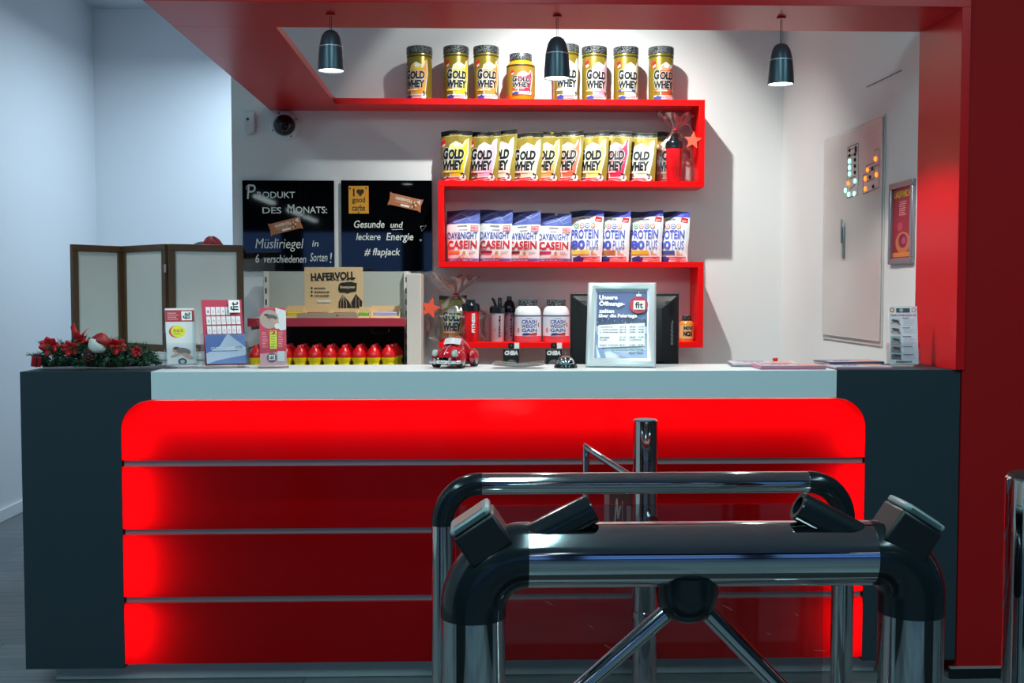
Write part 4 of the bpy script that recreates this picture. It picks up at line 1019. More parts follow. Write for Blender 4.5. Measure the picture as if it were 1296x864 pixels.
a.poly([(w*.08,h*.55),(w*.10,h*.50),(w*.20,h*.495),(w*.24,h*.475),(w*.28,h*.50),(w*.39,h*.52),(w*.40,h*.68),(w*.30,h*.71),(w*.12,h*.69),(w*.085,h*.64)], D).text('flowerpower', w*.11, h*.56, w*.37, h*.635, (226,196,150), .04)
for k in range(3): a.ell(-w*.375, h*(.585-.075*k), w*.018, h*.022, D, 8); a.scribble(-w*.33, h*(.56-.075*k), -w*.05, h*(.60-.075*k), 1, (92,70,52), k+2, .7)
a.rect(-w*.28, h*.30, -w*.05, h*.345, (238,232,222))
def almond(cx, cy, rx, ry, rot):
    a.ell(cx, cy, rx, ry, D, 22, 0, rot)
    for t in (-.5, 0, .5): a.ell(cx+t*rx*math.cos(rot), cy+t*rx*math.sin(rot), rx*.07, ry*.72, (226,190,140), 14, 0, rot)
a.poly([(w*.08,0.14*h),(w*.09,h*.32),(w*.15,h*.45),(w*.26,h*.32),(w*.33,h*.14)], D).poly([(w*.30,h*.30),(w*.38,h*.47),(w*.49,h*.32),(w*.48,h*.16),(w*.33,h*.14)], D)
for t in (.12,.17,.22): a.line([(w*t,h*.16),(w*(t+.0),h*.30),(w*(.15+.1*(t-.12)),h*.42)], .0022, (226,190,140))
a.line([(w*.38,h*.18),(w*.385,h*.42)], .002, (226,190,140)).line([(w*.44,h*.18),(w*.43,h*.36)], .002, (226,190,140)).ell(w*.31, h*.14, w*.05, h*.035, (240,226,196), 9)
a.build('print', o, off=.0006)
BARC = {'yellow': (232,204,40), 'green': (130,176,70), 'lilac': (176,170,206), 'brown': (150,98,60)}
def kraft_box(p0, p1, top, Yb_, label):
    a_, b_ = W(p0, top, Yb_), W(p1, top, Yb_); w = b_.x-a_.x; h = a_.z-sz1; dp = .10
    o = thing('bar_box', label, 'box', ((a_.x+b_.x)/2, Yb_, sz1+.0005), (0,0,0), 'open kraft boxes on the red-edged shelf')
    m = MB(); t = .003
    m.box(-w/2, w/2, 0, dp, 0, t, KRAFT).build('base', o)
    MB().box(-w/2, w/2, dp-t, dp, t, h+.01, KRAFT).build('back_flap', o)
    for s in (-1, 1):
        x0, x1 = (-w/2, -w/2+t) if s < 0 else (w/2-t, w/2)
        m = MB(); k = m.mi(KRAFT)
        pr = [(0, t), (dp-t, t), (dp-t, h), (dp*.35, h*.9), (dp*.12, h*.4), (0, h*.2)]
        A = [m.bm.verts.new((x0, y, z)) for y, z in pr]; B = [m.bm.verts.new((x1, y, z)) for y, z in pr]
        m.face(A, k); m.face(B[::-1], k)
        for i in range(len(pr)): m.face([A[i], B[i], B[(i+1) % len(pr)], A[(i+1) % len(pr)]], k)
        m.build('side_flap', o)
    MB().box(-w/2+t, w/2-t, 0, t, t, h*.2, KRAFT).build('front_lip', o)
    return o, w, h
for (p0, p1, top, cn, label) in ((360, 383.5, 389.5, 'yellow', 'open kraft box with yellow bars, leftmost on the rack shelf'), (452, 467.5, 391, 'green', 'open kraft box with green bars right of the display sign'),
                                 (468.5, 506, 389.5, 'lilac', 'open kraft box with lilac bars, rightmost on the rack shelf'), (384.5, 417, 393, 'brown', 'open kraft box in front of the display sign, left of two'), (418, 451, 393, 'brown', 'open kraft box in front of the display sign, right of two')):
    o, w, h = kraft_box(p0, p1, top, 5.775 if cn != 'brown' else 5.77, label)
    n = 2
    for k in range(n):
        b = MB().box(-w*.40, w*.40, -.012, .012, 0, .026, mat('bar_foil_'+cn, BARC[cn], .4)).build('snack_bar', None, (o.location.x, o.location.y+.025+.03*k, sz1+.004+.0), (0, 0, R(random.uniform(-3, 3))), bevel=.004)
        tag(b, '%s snack bar in the %s of its kraft box, %s' % (cn, ['front','back'][k], {'yellow': 'leftmost box', 'green': 'narrow box right of the sign', 'lilac': 'rightmost box', 'brown': ('left' if p0 < 400 else 'right')+' box before the sign'}[cn]), 'snack bar', 'snack bars in the kraft boxes')
pl_ = thing('card_strip', 'grey-brown cardboard strip lying before the kraft display sign', 'cardboard', (W(414, 399, 5.75).x, 5.757, sz1+.0005))
hw = (W(453, 399, 5.75).x-W(376, 399, 5.75).x)/2
MB().box(-hw, hw, -.002, .003, 0, W(414, 396, 5.75).z-sz1, mat('grey_card', (176,156,132), .7)).build('strip', pl_, bevel=.001)
Art().line([(hw*.3, .008), (hw*.36, .020)], .004, D).build('leaf_mark', pl_, off=.0026)

# red-capped yellow squeeze bottles on the dark lower shelf
YLW = mat('yellow_bottle_plastic', (244,214,20), .3); RCAP = mat('red_bottle_cap', (214,16,22), .3)
def squeeze():
    o = thing('squeeze_bottle', '', 'bottle', (0,0,0), (0,0,0), 'yellow squeeze bottles on the dark shelf')
    r = .0365; H = W(400, 437, 5.72).z-lowz; b = H*.60
    MB().lathe([(0, 0), (r*.9, 0), (r, .006), (r, b*.45), (r*.80, b*.62), (r*.84, b*.72), (r, b*.86), (r, b)], YLW, 26).build('body', o)
    MB().lathe([(r*1.02, b-.002), (r*1.02, b+.012), (r*.9, b+.026), (r*.62, b+.042), (r*.42, b+.05), (r*.42, H-.012), (r*.28, H), (0, H)], RCAP, 26).build('cap', o)
    return o
proto = squeeze(); first = True; n_b = 0
SIDE = ['leftmost','second from left','third from left','fourth from left','fifth from left','sixth from left','seventh from left','eighth from left','ninth from left','rightmost']
for row, Yr in enumerate((5.765, 5.855, 5.945)):
    xs = [324+18.6*k for k in range(9)]+[491+0.5*row]
    for k, px in enumerate(xs):
        o = proto if first else copy_tree(proto); first = False
        q = W(px, 450, 5.765); o.location = (q.x+(row*.012 if k == 9 else 0), Yr+(.0 if k < 9 else .012), lowz+.0005); o.rotation_euler = (0,0,R(random.uniform(0, 60)))
        o['label'] = 'red-capped yellow squeeze bottle, %s in the %s row' % (SIDE[k], ['front','middle','back'][row])

# folding screen of three wooden frames on a pale sideboard
SBZ = 1.085
sb = thing('sideboard', 'pale grey sideboard under the folding wooden frames at the left wall', 'cabinet', (0,0,0))
sx0, sx1 = W(88, 440, 5.4).x, XW+.10
SBM = mat('pale_sideboard', (205,210,212), .5)
MB().box(sx0, sx1, 5.40, 6.19, 0.05, SBZ-.025, SBM).build('carcass', sb, bevel=.002)
MB().box(sx0-.01, sx1+.01, 5.385, 6.2, SBZ-.0245, SBZ, SBM).build('top', sb, bevel=.002)
MB().box(sx0+.02, sx1-.02, 5.44, 6.15, 0, 0.0495, BLACKM).build('base', sb)
for k in range(2):
    x0 = sx0+.01+k*(sx1-sx0)/2; d_ = MB().box(x0, x0+(sx1-sx0)/2-.02, 5.378, 5.3995, .08, SBZ-.05, SBM).build('door', sb, bevel=.002)
    MB().tube([(x0+.05+.3*(1-k), 5.36, .75), (x0+.05+.3*(1-k), 5.36, .9)], .006, ALU, 8).build('handle', d_)
fs = thing('folding_screen', 'three-panel folding screen with brown wooden frames standing behind the flyers', 'folding screen', (0,0,0))
A_ = [W(90.5, 400, 5.55), W(157, 400, 5.80), W(212.5, 400, 5.50), W(309.5, 400, 5.66)]
zt0 = W(212, 308.5, 5.5).z
for k in range(3):
    p0, p1 = A_[k], A_[k+1]; L = math.hypot(p1.x-p0.x, p1.y-p0.y); an = math.atan2(p1.y-p0.y, p1.x-p0.x)
    ph = zt0+(.0, -.0, .0)[k]-SBZ
    fw = .034; g = .004
    f = MB()
    for b in ((g, L-g, .006, .006+fw), (g, L-g, ph-fw, ph), (g, g+fw, .006+fw, ph-fw), (L-g-fw, L-g, .006+fw, ph-fw)): f.box(b[0], b[1], -.011, .011, b[2], b[3], WOOD)
    fo = f.build('frame', fs, (p0.x, p0.y, SBZ), (0,0,an), bevel=.0025)
    bd = MB().box(g+fw-.002, L-g-fw+.002, -.002, .004, .006+fw-.002, ph-fw+.002, FABRIC).build('panel_board', fo)
    if k < 2:
        for z in (.12, ph-.12): MB().box(L-.008, L+.008, -.014, -.0105, z-.02, z+.02, ALU).build('hinge', fo)
# dark cap with red cloth on a stand behind the screen
q = W(262, 307, 5.95)
hs = thing('red_cloth_cap', 'dark cap with a bunched red cloth peeking over the folding screen', 'cap', (q.x, 5.95, SBZ))
hz = q.z-SBZ
MB().lathe([(0, 0), (.07, 0), (.07, .01), (.012, .02), (.012, hz-.06), (0, hz-.06)], BLACKM, 20).build('stand', hs)
MB().ball((-.02, 0, hz-.055), .075, .07, .062, mat('dark_cap_felt', (40,42,52), .8), 18, 12).build('cap', hs)
def cloth(i, j):
    th = 2*PI*i; ph_ = PI*j/2; rr = .062*(1+.18*math.sin(th*5+j*3))
    return Vector((.028+rr*math.cos(th)*math.sin(ph_+.05), -.02+rr*math.sin(th)*math.sin(ph_+.05), hz-.06+.085*math.cos(ph_)*(1+.12*math.sin(th*3))))
MB().grid(30, 8, cloth, mat('red_cloth', (150,20,40), .7)).build('cloth', hs, weld=True)

# ================================================================== THINGS ON THE COUNTER
ZT = ZTOP+.0008
# evergreen garland
Yg = 4.03; gxa, gxb = W(45, 455, Yg).x, W(195, 455, Yg).x
ga = thing('evergreen_garland', 'artificial evergreen garland with red ribbon flowers on the left counter end', 'garland', ((gxa+gxb)/2, Yg, ZT))
L = gxb-gxa
GRN1 = mat('dark_green_needles', (24,74,46), .6, var=.4, vscale=30)
rd = random.Random(11); m = MB(); k = m.mi(GRN1); br = MB()
def needle(p, d, ln, wd):
    u = d.orthogonal().normalized(); v = d.cross(u); e = p+d*ln
    A = [m.bm.verts.new(p+wd*(u*math.cos(2*PI*i/3)+v*math.sin(2*PI*i/3))) for i in range(3)]; t = m.bm.verts.new(e)
    for i in range(3): m.face([A[i], A[(i+1) % 3], t], k)
for s in range(330):
    x = rd.uniform(-L/2+.015, L/2-.005); edge = 1-abs(x/(L/2))**3*.35
    base = Vector((x, rd.uniform(-.045, .05), rd.uniform(.012, .088)*edge))
    d = Vector((rd.uniform(-1, 1), rd.uniform(-1.0, .6), rd.uniform(-.35, .9))).normalized(); ln = rd.uniform(.028, .048)*edge
    for q in range(20):
        p = base+d*ln*q/20
        if p.z < .008: continue
        nd = (d*.6+Vector((rd.uniform(-1, 1), rd.uniform(-1, 1), rd.uniform(-.9, .8)))).normalized(); l_ = rd.uniform(.014, .026)
        if (p+nd*l_).z < .002: nd.z = abs(nd.z)
        needle(p, nd, l_, .0017)
m.build('foliage', ga)['kind'] = 'stuff'
br.tube([(-L/2+.03, 0, .016), (-L*.2, .01, .02), (L*.15, -.005, .016), (L/2-.02, .005, .018)], [.010, .012, .012, .008], mat('brown_twig', (70,48,34), .8), 8); br.build('branch', ga)
RIB = mat('red_velvet_ribbon', (196,16,28), .5, bump=.2, bscale=120)
def bloom(px, py, s, seed):
    q = W(px, py, Yg-.05); c = Vector((q.x-ga.location.x, -.036, q.z-ZT-.004)); rr = random.Random(seed); b = MB()
    for k_ in range(7):
        a0 = 2*PI*k_/7+rr.uniform(-.2, .2); d = Vector((math.cos(a0), -.35+rr.uniform(-.3, .2), math.sin(a0)*.75+.15)).normalized(); sd = d.cross(Vector((0,1,0))).normalized()
        def pet(i, j): 
            wd = s*.62*math.sin(PI*min(.98, j*.96+.02))**.8
            return c+d*s*j+sd*wd*(i-.5)*2*.55+Vector((0, -1, .3))*(.10*s*math.sin(PI*j)-.22*s*abs(i-.5))
        b.grid(4, 6, pet, RIB)
    b.ball((c.x, c.y-.008, c.z), s*.16, s*.16, s*.16, RIB, 8, 6)
    o = b.build('ribbon_flower', ga); sm = o.modifiers.new('solid', 'SOLIDIFY'); sm.thickness = .0015
for args in ((62, 437, .042, 1), (88, 440, .036, 2), (147, 437, .038, 3), (172, 444, .026, 4)): bloom(*args)
q = W(103, 430, Yg-.03); c = Vector((q.x-ga.location.x, -.03, q.z-ZT))
b = MB()
for (dx, dz) in ((-.028, .05), (.018, .035), (.03, -.01), (-.03, -.012)):
    b.grid(3, 8, lambda i, j: c+Vector((dx*j*1.1+(i-.5)*.02*(1-.3*j), -.02*math.sin(PI*j), dz*j*1.1+(i-.5)*.012)), RIB)
o = b.build('ribbon_bow', ga); o.modifiers.new('solid', 'SOLIDIFY').thickness = .0015
q = W(113, 449, Yg-.07); cb = MB()
CONE = mat('brown_cone', (84,48,44), .7)
for j in range(6):
    for i in range(9):
        t = j/5; rr = .020*math.sin(PI*(.15+.75*t)); a0 = 2*PI*(i/9+.05*j)
        cb.ball((rr*math.cos(a0), rr*math.sin(a0), .028-.056*t), .006, .006, .0035, CONE, 6, 4)
cb.ball((0, 0, 0), .014, .014, .028, CONE, 10, 8)
cb.build('pine_cone', ga, (q.x-ga.location.x, -.07, q.z-ZT), (0, R(35), 0))
q = W(123, 432, Yg-.06)
o = thing('ornament_ball', 'white ornament with a red cap nestled in the evergreen garland', 'ornament', (q.x, Yg-.06, q.z-.032))
MB().lathe([(0, -.010), (.022, -.008), (.030, .006), (.031, .022), (.026, .040), (.0, .052)], mat('white_ornament', (222,218,212), .5), 24).build('ball', o, sharp=80)
MB().lathe([(.0305, .028), (.032, .034), (.0295, .044), (.019, .056), (.007, .064), (0, .066)], mat('ornament_cap', (150,22,28), .5), 24).build('cap', o, (0.003, 0.004, 0), (0, R(14), 0))
q = W(46, 457, Yg-.05)
o = thing('small_gift_box', 'tiny red wrapped gift box hanging at the left tip of the garland', 'gift box', (q.x, Yg-.05, q.z), (R(8), R(6), R(25)))
MB().box(-.016, .016, -.014, .014, -.018, .018, mat('red_foil_paper', (168,18,30), .25)).build('box', o, bevel=.002)
rb = MB(); rb.box(-.003, .003, -.0148, .0148, -.0187, .0187, mat('dark_ribbon', (70,20,20), .4)); rb.box(-.0168, .0168, -.003, .003, -.0186, .0186, mat('dark_ribbon', (70,20,20), .4)); rb.build('ribbon', o)
for s in (-1, 1): MB().tube([(0, 0, .018), (s*.008, 0, .027), (s*.013, 0, .022), (0, 0, .0185)], .0016, mat('dark_ribbon', (70,20,20), .4), 6).build('bow_loop', o)

# flyer holders with leaflets
def holder(px, Y, w, h, hf, dp, yaw, tilt, label):
    q = W(px, 466, Y)
    o = thing('flyer_holder', label, 'flyer holder', (q.x, Y, ZT), (0, 0, R(yaw)), 'clear flyer holders on the counter')
    t = .0025; tl_ = R(-tilt)
    MB().box(-w/2-.006, w/2+.006, 0, t, .004, h*.80, ACRYL).build('back_plate', o, None, (tl_, 0, 0))
    f = MB(); f.box(-w/2-.006, w/2+.006, -dp, -dp+t, .004, hf, ACRYL); f.build('front_plate', o, None, (tl_, 0, 0))
    for s in (-1, 1): MB().box(s*(w/2+.006)-(t if s > 0 else 0), s*(w/2+.006)+(t if s < 0 else 0), -dp+t, 0, .004, hf, ACRYL).build('side_plate', o, None, (tl_, 0, 0))
    MB().box(-w/2-.006, w/2+.006, -dp, h*.30, 0, t, ACRYL).build('base_plate', o)
    return o
def leaflet(ho, w, h, dy, z, tilt, label, art, stack=.006, roll=0, dx=0, grp=None):
    # sits in the holder: same place and turn, its own thing
    M = Matrix.Translation(ho.location) @ Euler(ho.rotation_euler).to_matrix().to_4x4() @ Euler((R(-tilt), 0, 0)).to_matrix().to_4x4() @ Matrix.Translation((dx, dy, z)) @ Euler((0, R(roll), 0)).to_matrix().to_4x4()
    l = thing('leaflet', label, 'leaflet', M.to_translation(), M.to_euler(), grp)
    MB().box(-w/2, w/2, 0, stack, 0, h, mat('paper_white', (236,236,238), .5)).build('paper_stack', l)
    art.build('print', l, off=.0006)
    return l
def fit_logo(a, x0, y0, x1, y1, rot90=True):
    a.rect(x0, y0, x1, y1, (238,238,238)); w, h = x1-x0, y1-y0
    if rot90: a.text('fit', x0+w*.12, y0+h*.12, x1-w*.10, y1-h*.12, (24,24,26), .06, 0, 0) if False else a.sh.append(([[(x0+w*.5-(p[1]-(y0+h*.5))*w/h, y0+h*.5+(p[0]-(x0+w*.5))*h/w) for p in q] for q in Art().text('fit', x0+w*.14, y0+h*.14, x1-w*.14, y1-h*.12, (24,24,26), .025).sh[0][0]], (24,24,26)))
    else: a.text('fit', x0+w*.14, y0+h*.12, x1-w*.14, y1-h*.12, (24,24,26), .03)
def figure(a, cx, cy, s, body=(120,110,104), skin=(206,160,138)):
    a.ell(cx-s*.25, cy+s*.12, s*.16, s*.13, skin, 14).ell(cx-s*.22, cy+s*.2, s*.16, s*.08, (70,54,46), 12).ell(cx+s*.1, cy+s*.05, s*.34, s*.17, body, 16, 0, -.2).ell(cx+s*.28, cy-s*.18, s*.30, s*.10, skin, 14, 0, -.5).ell(cx-s*.25, cy-s*.12, s*.26, s*.06, skin, 12, 0, .3)
# left: white flyer with red head
h1 = holder(229.5, 4.05, .105, .22, .085, .034, 22, 15, 'clear holder with the white flyer beside the garland')
w, h = .102, .212; a = Art().rect(-w/2, 0, w/2, h, (222,222,224)).rect(-w/2, h*.76, w/2, h*.965, (176,22,44))
fit_logo(a, w*.06, h*.785, w*.42, h*.945); a.scribble(-w*.42, h*.79, -w*.04, h*.93, 4, (232,200,205), 5, .3)
a.ell(-w*.14, h*.585, w*.26, h*.105, (204,60,70)).ell(-w*.08, h*.59, w*.25, h*.105, (228,224,30)).text('365', -w*.26, h*.575, w*.10, h*.635, (170,120,30), .02).scribble(-w*.24, h*.53, w*.08, h*.565, 2, (180,140,40), 2)
figure(a, 0, h*.22, w*.75); a.ell(w*.02, h*.06, w*.15, h*.06, (60,60,66)).ell(w*.02, h*.06, w*.08, h*.032, (180,180,184)).rect(-w/2, 0, w/2, h*.02, (170,170,176))
leaflet(h1, w, h, -.024, .006, 15, 'white flyer with red head and yellow round badge, leftmost on the counter', a)
# middle: calendar and card
h2 = holder(284.5, 4.07, .15, .24, .12, .05, 24, 16, 'wide clear holder with the red calendar sheet')
w, h = .146, .245; a = Art().rect(-w/2, 0, w/2, h, (192,36,76))
for r_ in range(6):
    for c_ in range(7):
        x0 = -w*.40+c_*w*.122; y0 = h*.765-r_*h*.148
        if r_ == 0 and c_ > 4: continue
        a.rect(x0, y0, x0+w*.105, y0+h*.125, (236,228,232)); a.text(str(1+r_*7+c_), x0+w*.03, y0+h*.03, x0+w*.075, y0+h*.075, (150,130,140))
fit_logo(a, w*.16, h*.79, w*.44, h*.985)
leaflet(h2, w, h, -.020, .006, 16, 'red calendar sheet with white day boxes in the middle holder', a)
w, h = .142, .108; a = Art().rect(-w/2, 0, w/2, h, (206,216,238)).poly([(-w/2,h*.35),(-w/2,h),(w*.05,h),(-w*.15,h*.6)], (96,120,190)).poly([(w*.1,h),(w/2,h),(w/2,h*.55)], (120,142,204)).poly([(-w/2,0),(w/2,0),(w/2,h*.28),(-w*.2,h*.12)], (120,142,204)).poly([(-w*.1,h*.5),(w*.3,h*.62),(w/2,h*.5),(w*.1,h*.42)], (232,238,248))
a.text('GUTSCHEIN', -w*.38, h*.47, w*.2, h*.57, (232,236,248), .02).rect(-w*.42, h*.42, w*.3, h*.435, (76,96,150)).scribble(w*.24, h*.5, w*.44, h*.6, 2, (80,90,140), 4)
leaflet(h2, w, h, -.043, .006, 16, 'blue and white voucher card in front of the red calendar sheet', a, .004)
# right one of the left three: pink flyer
h3 = holder(346, 4.05, .098, .22, .075, .034, 12, 12, 'clear holder with the pink flyer before the yellow bottles')
w, h = .094, .212; a = Art().rect(-w/2, 0, w/2, h, (206,60,84)).poly([(-w/2,0),(w/2,0),(w/2,h*.24),(-w/2,h*.2)], (226,170,176)).poly([(w*.1,h),(w/2,h*.95),(w/2,h*.62),(w*.3,h*.60),(w*.15,h*.66)], (224,222,222))
a.ell(-w*.14, h*.80, w*.36, h*.165, (186,160,150)); figure(a, -w*.1, h*.82, w*.62, (96,84,84)); a.ell(w*.15, h*.68, w*.09, h*.05, (230,226,226))
a.rect(-w*.12, h*.28, w*.14, h*.60, (214,222,60)); a.text('2', -w*.10, h*.53, w*.12, h*.595, (180,40,50), .04); a.scribble(-w*.08, h*.30, w*.10, h*.52, 5, (130,120,40), 8, .35).scribble(-w*.42, h*.30, -w*.2, h*.58, 9, (240,180,190), 6, .3).scribble(w*.2, h*.30, w*.4, h*.58, 9, (240,190,196), 7, .3)
a.rect(w*.16, h*.06, w*.42, h*.24, (226,226,228)).ell(-w*.06, h*.13, w*.19, h*.085, (110,96,100)); fit_logo(a, -w*.17, h*.09, w*.06, h*.18)
leaflet(h3, w, h, -.024, .006, 12, 'pink flyer with a yellow stripe, right of the calendar holder', a)
# far right: white information sheet
h4 = holder(1142, 4.06, .104, .222, .085, .034, -4, 8, 'clear holder with the white information sheet near the red column')
w, h = .104, .216; a = Art().rect(-w/2, 0, w/2, h, (224,226,232)).ell(-w*.38, h*.935, w*.085, h*.045, (180,120,60)).ell(-w*.38, h*.935, w*.04, h*.024, (232,220,200)).ell(w*.38, h*.935, w*.08, h*.042, (190,150,160)).ell(w*.38, h*.935, w*.05, h*.026, (232,226,228))
a.rect(-w*.24, h*.89, w*.24, h*.965, (64,74,78)).ell(-w*.06, h*.93, w*.07, h*.03, (170,176,176)).text('TRAIN YOUR BODY FIT', -w*.46, h*.825, w*.46, h*.86, (176,40,96), .03)
for k_, (y0, y1) in enumerate(((.66,.80),(.53,.63),(.33,.48),(.20,.31),(.09,.17))):
    a.rect(-w*.46, h*y0, -w*.12, h*y1, ((204,200,204),(196,186,180),(150,160,166),(134,146,150),(96,108,114))[k_]); figure(a, -w*.28, h*(y0+y1)/2, w*.32, (60,58,62), (150,110,98))
    a.rect(-w*.04, h*(y1-.012), w*.2+w*.03*k_, h*y1, (90,94,104)); a.scribble(0.0, h*y0, w*.44, h*(y1-.02), 5, (176,182,192), k_+3, .3)
a.text('www', -w*.1, h*.03, -w*.02, h*.05, (60,64,70), .03).scribble(-w*.3, h*.03, w*.36, h*.055, 1, (70,74,80), 12, .8)
leaflet(h4, w, h, -.024, .006, 8, 'white information sheet with small pictures in the rightmost holder', a)

# ---- toy car
q = W(576, 466, 4.05)
tc = thing('toy_car', 'red rounded toy car with silver bumper and headlights before the gift bundle', 'toy car', (q.x, 4.075, ZT), (0,0,R(-26)))
RC = mat('red_ceramic', (168,14,30), .12, coat=.5); SLV = mat('silver_paint', (190,192,194), .25, .6); TIRE = mat('black_tyre', (18,18,20), .6)
def carf(i, j):
    # nose at -Y; i around, j along
    y = -.088+.176*j
    hw = .050*math.sin(PI*min(1, max(0, .10+.80*j)))**.45
    top = .062+.010*math.sin(PI*j) if j < .26 else 0
    prof = [(0,.040),(.06,.058),(.2,.074),(.32,.080),(.40,.100),(.50,.112),(.62,.113),(.75,.100),(.88,.076),(.97,.052),(1,.040)]
    for (a0, z0), (a1, z1_) in zip(prof, prof[1:]):
        if a0 <= j <= a1: zz = z0+(z1_-z0)*(j-a0)/(a1-a0)
    th = PI*i; base = .016
    wide = 1.0 if zz < .085 else 1.0-.25*(zz-.085)/.03
    sx = -math.cos(th); sz = math.sin(th)
    e = .72
    return Vector((hw*wide*math.copysign(abs(sx)**e, sx)*(1-.22*max(0, sz-.5)), y, base+(zz-base)*abs(sz)**.62))
MB().grid(22, 34, carf, RC).build('body_shell', tc, sharp=70)
MB().box(-.046, .046, -.080, .080, .012, .020, TIRE).build('underbody', tc)
for sx in (-1, 1):
    for y in (-.052, .056):
        f = MB(); f.ball((sx*.047, y, .036), .017, .034, .030, RC, 16, 10).build('fender', tc)
        MB().tube([(sx*.040, y, .021), (sx*.060, y, .021)], .0205, TIRE, 22).build('wheel', tc)
        MB().tube([(sx*.060, y, .021), (sx*.0615, y, .021)], .011, SLV, 16).build('hub_cap', tc)
    h_ = MB().ball((sx*.040, -.082, .055), .0125, .009, .0135, mat('headlight_lens', (205,205,198), .15), 16, 10).build('headlight', tc)
    MB().lathe([(.0125, 0), (.0145, .002), (.0125, .005)], SLV, 20).build('rim', h_, (sx*.040, -.083, .055), (PI/2, 0, 0))
    MB().ball((sx*.024, -.090, .034), .0045, .004, .0045, SLV, 10, 6).build('fog_lamp', tc)
MB().tube([(-.060, -.078, .024), (-.052, -.094, .023), (0, -.103, .023), (.052, -.094, .023), (.060, -.078, .024)], .0062, SLV, 12).build('bumper', tc)
for sx in (-1, 1): MB().tube([(sx*.030, -.103, .016), (sx*.030, -.105, .036)], .004, SLV, 8).build('bumper_guard', tc)
MB().box(-.020, .020, -.1065, -.1035, .018, .030, mat('plate_white', (220,220,218), .5)).build('number_plate', tc)
MB().grid(8, 5, lambda i, j: Vector((-.034+.068*i, -.0285+.0165*j-.007*math.sin(PI*i), .0835+.021*j+.004*math.sin(PI*i))), mat('windscreen_silver', (196,200,204), .15)).build('windscreen', tc)
MB().tube([(0, -.089, .050), (0, -.062, .074), (0, -.032, .084)], .0012, SLV, 6).build('bonnet_trim', tc)

# ---- clear plastic tray, service bell
q = W(656, 465, 4.02)
o = thing('plastic_tray', 'low clear plastic tray lying on the counter before the glove packs', 'tray', (q.x, 4.02, ZT), (0,0,R(-4)))
TRM = clear_mat('tray_plastic', (228,228,230), .22, .1, .5)
tw = (W(688, 465, 4.02).x-W(624.5, 465, 4.02).x)/2
MB().grid(16, 6, lambda i, j: Vector(((i-.5)*2*tw, (j-.5)*.11, .004+.012*abs(2*j-1)**3+.006*abs(2*i-1)**4+.002*math.sin(i*9))), TRM).build('tray_body', o).modifiers.new('solid', 'SOLIDIFY').thickness = .0018
MB().tube([(-tw, -.056, .022), (-tw*.2, -.056, .016), (tw*.5, -.056, .018), (tw, -.056, .022)], .003, TRM, 8).build('rim', o)
q = W(716, 465, 4.03); rb_ = (W(730.5, 465, 4.03).x-W(701, 465, 4.03).x)/2; hb_ = W(716, 446, 4.03).z-ZT
o = thing('service_bell', 'chrome dome service bell on a black foot beside the framed notice', 'bell', (q.x, 4.03, ZT))
MB().lathe([(0, 0), (rb_, 0), (rb_, .004), (rb_*.86, hb_*.26), (rb_*.5, hb_*.30), (0, hb_*.30)], BLACKP, 32).build('foot', o)
MB().lathe([(rb_*.80, hb_*.27), (rb_*.81, hb_*.31), (rb_*.74, hb_*.50), (rb_*.55, hb_*.68), (rb_*.28, hb_*.77), (0, hb_*.79)], CHROME, 36).build('dome', o, sharp=70)
MB().lathe([(.003, hb_*.78), (.003, hb_*.92), (.006, hb_*.93), (.006, hb_*.97), (0, hb_)], CHROME, 14).build('plunger', o)

# ---- snap frame with opening hours
q = W(785, 466, 4.04); w, h = .256, .338
sf = thing('notice_frame', 'tilted silver snap frame with the opening hours notice on the counter', 'frame', (q.x, 4.03, ZT+.002), (R(-25), 0, R(-9)))
SNS = mat('satin_silver_frame', (196,204,208), .32, .35); t = .034
fm = MB()
def bar(x0, x1, z0, z1, vert):
    prof = [(0, .0), (t*.2, -.012), (t*.5, -.016), (t*.8, -.011), (t, -.004)]
    return prof
for (ax, sgn) in (('x', -1), ('x', 1), ('z', 0), ('z', 1)):
    pr = [(0, .004), (0, -.006), (.006, -.013), (.016, -.016), (.027, -.012), (t, -.004), (t, .004)]
    A, B = [], []
    k = fm.mi(SNS)
    for (d, y) in pr:
        if ax == 'x': A.append((sgn*(w/2-d), y, d)); B.append((sgn*(w/2-d), y, h-d))
        elif sgn == 0: A.append((-(w/2-d), y, d)); B.append((w/2-d, y, d))
        else: A.append((-(w/2-d), y, h-d)); B.append((w/2-d, y, h-d))
    A = [fm.bm.verts.new(v) for v in A]; B = [fm.bm.verts.new(v) for v in B]
    for i in range(len(pr)-1): fm.face([A[i], A[i+1], B[i+1], B[i]], k)
fm.build('frame', sf, weld=True, sharp=30)
MB().box(-w/2+.002, w/2-.002, .004, .008, .002, h-.002, BLACKM).build('back_board', sf)
MB().box(-.03, .03, .009, .012, .04, h*.75, BLACKM).build('stand_strut', sf, (0, .0, 0), (R(0), 0, 0))
x0, x1, y0, y1 = -w/2+t-.002, w/2-t+.002, t-.002, h-t+.002; wi, hi = x1-x0, y1-y0
U = lambda u: x0+u*wi
V = lambda v: y0+v*hi
a = Art().rect(x0, y0, x1, y1, (214,222,236)).rect(x0+wi*.02, V(.46), x1-wi*.01, V(.985), (88,100,148)).rect(x0+wi*.02, V(.46), x1-wi*.01, V(.58), (58,64,104))
rd = random.Random(5)
for k in range(46): 
    xx_ = U(rd.uniform(.03, .97)); yy_ = V(rd.uniform(.5, .6)); hh_ = hi*rd.uniform(.02, .06); a.poly([(xx_-wi*.012, yy_), (xx_+wi*.012, yy_), (xx_, yy_+hh_)], rd.choice(((70,78,116), (130,140,178), (44,50,84))))
a.poly([(U(0),V(.46)),(U(1),V(.46)),(U(1),V(.35)),(U(.4),V(.42)),(U(0),V(.43))], (190,202,224))
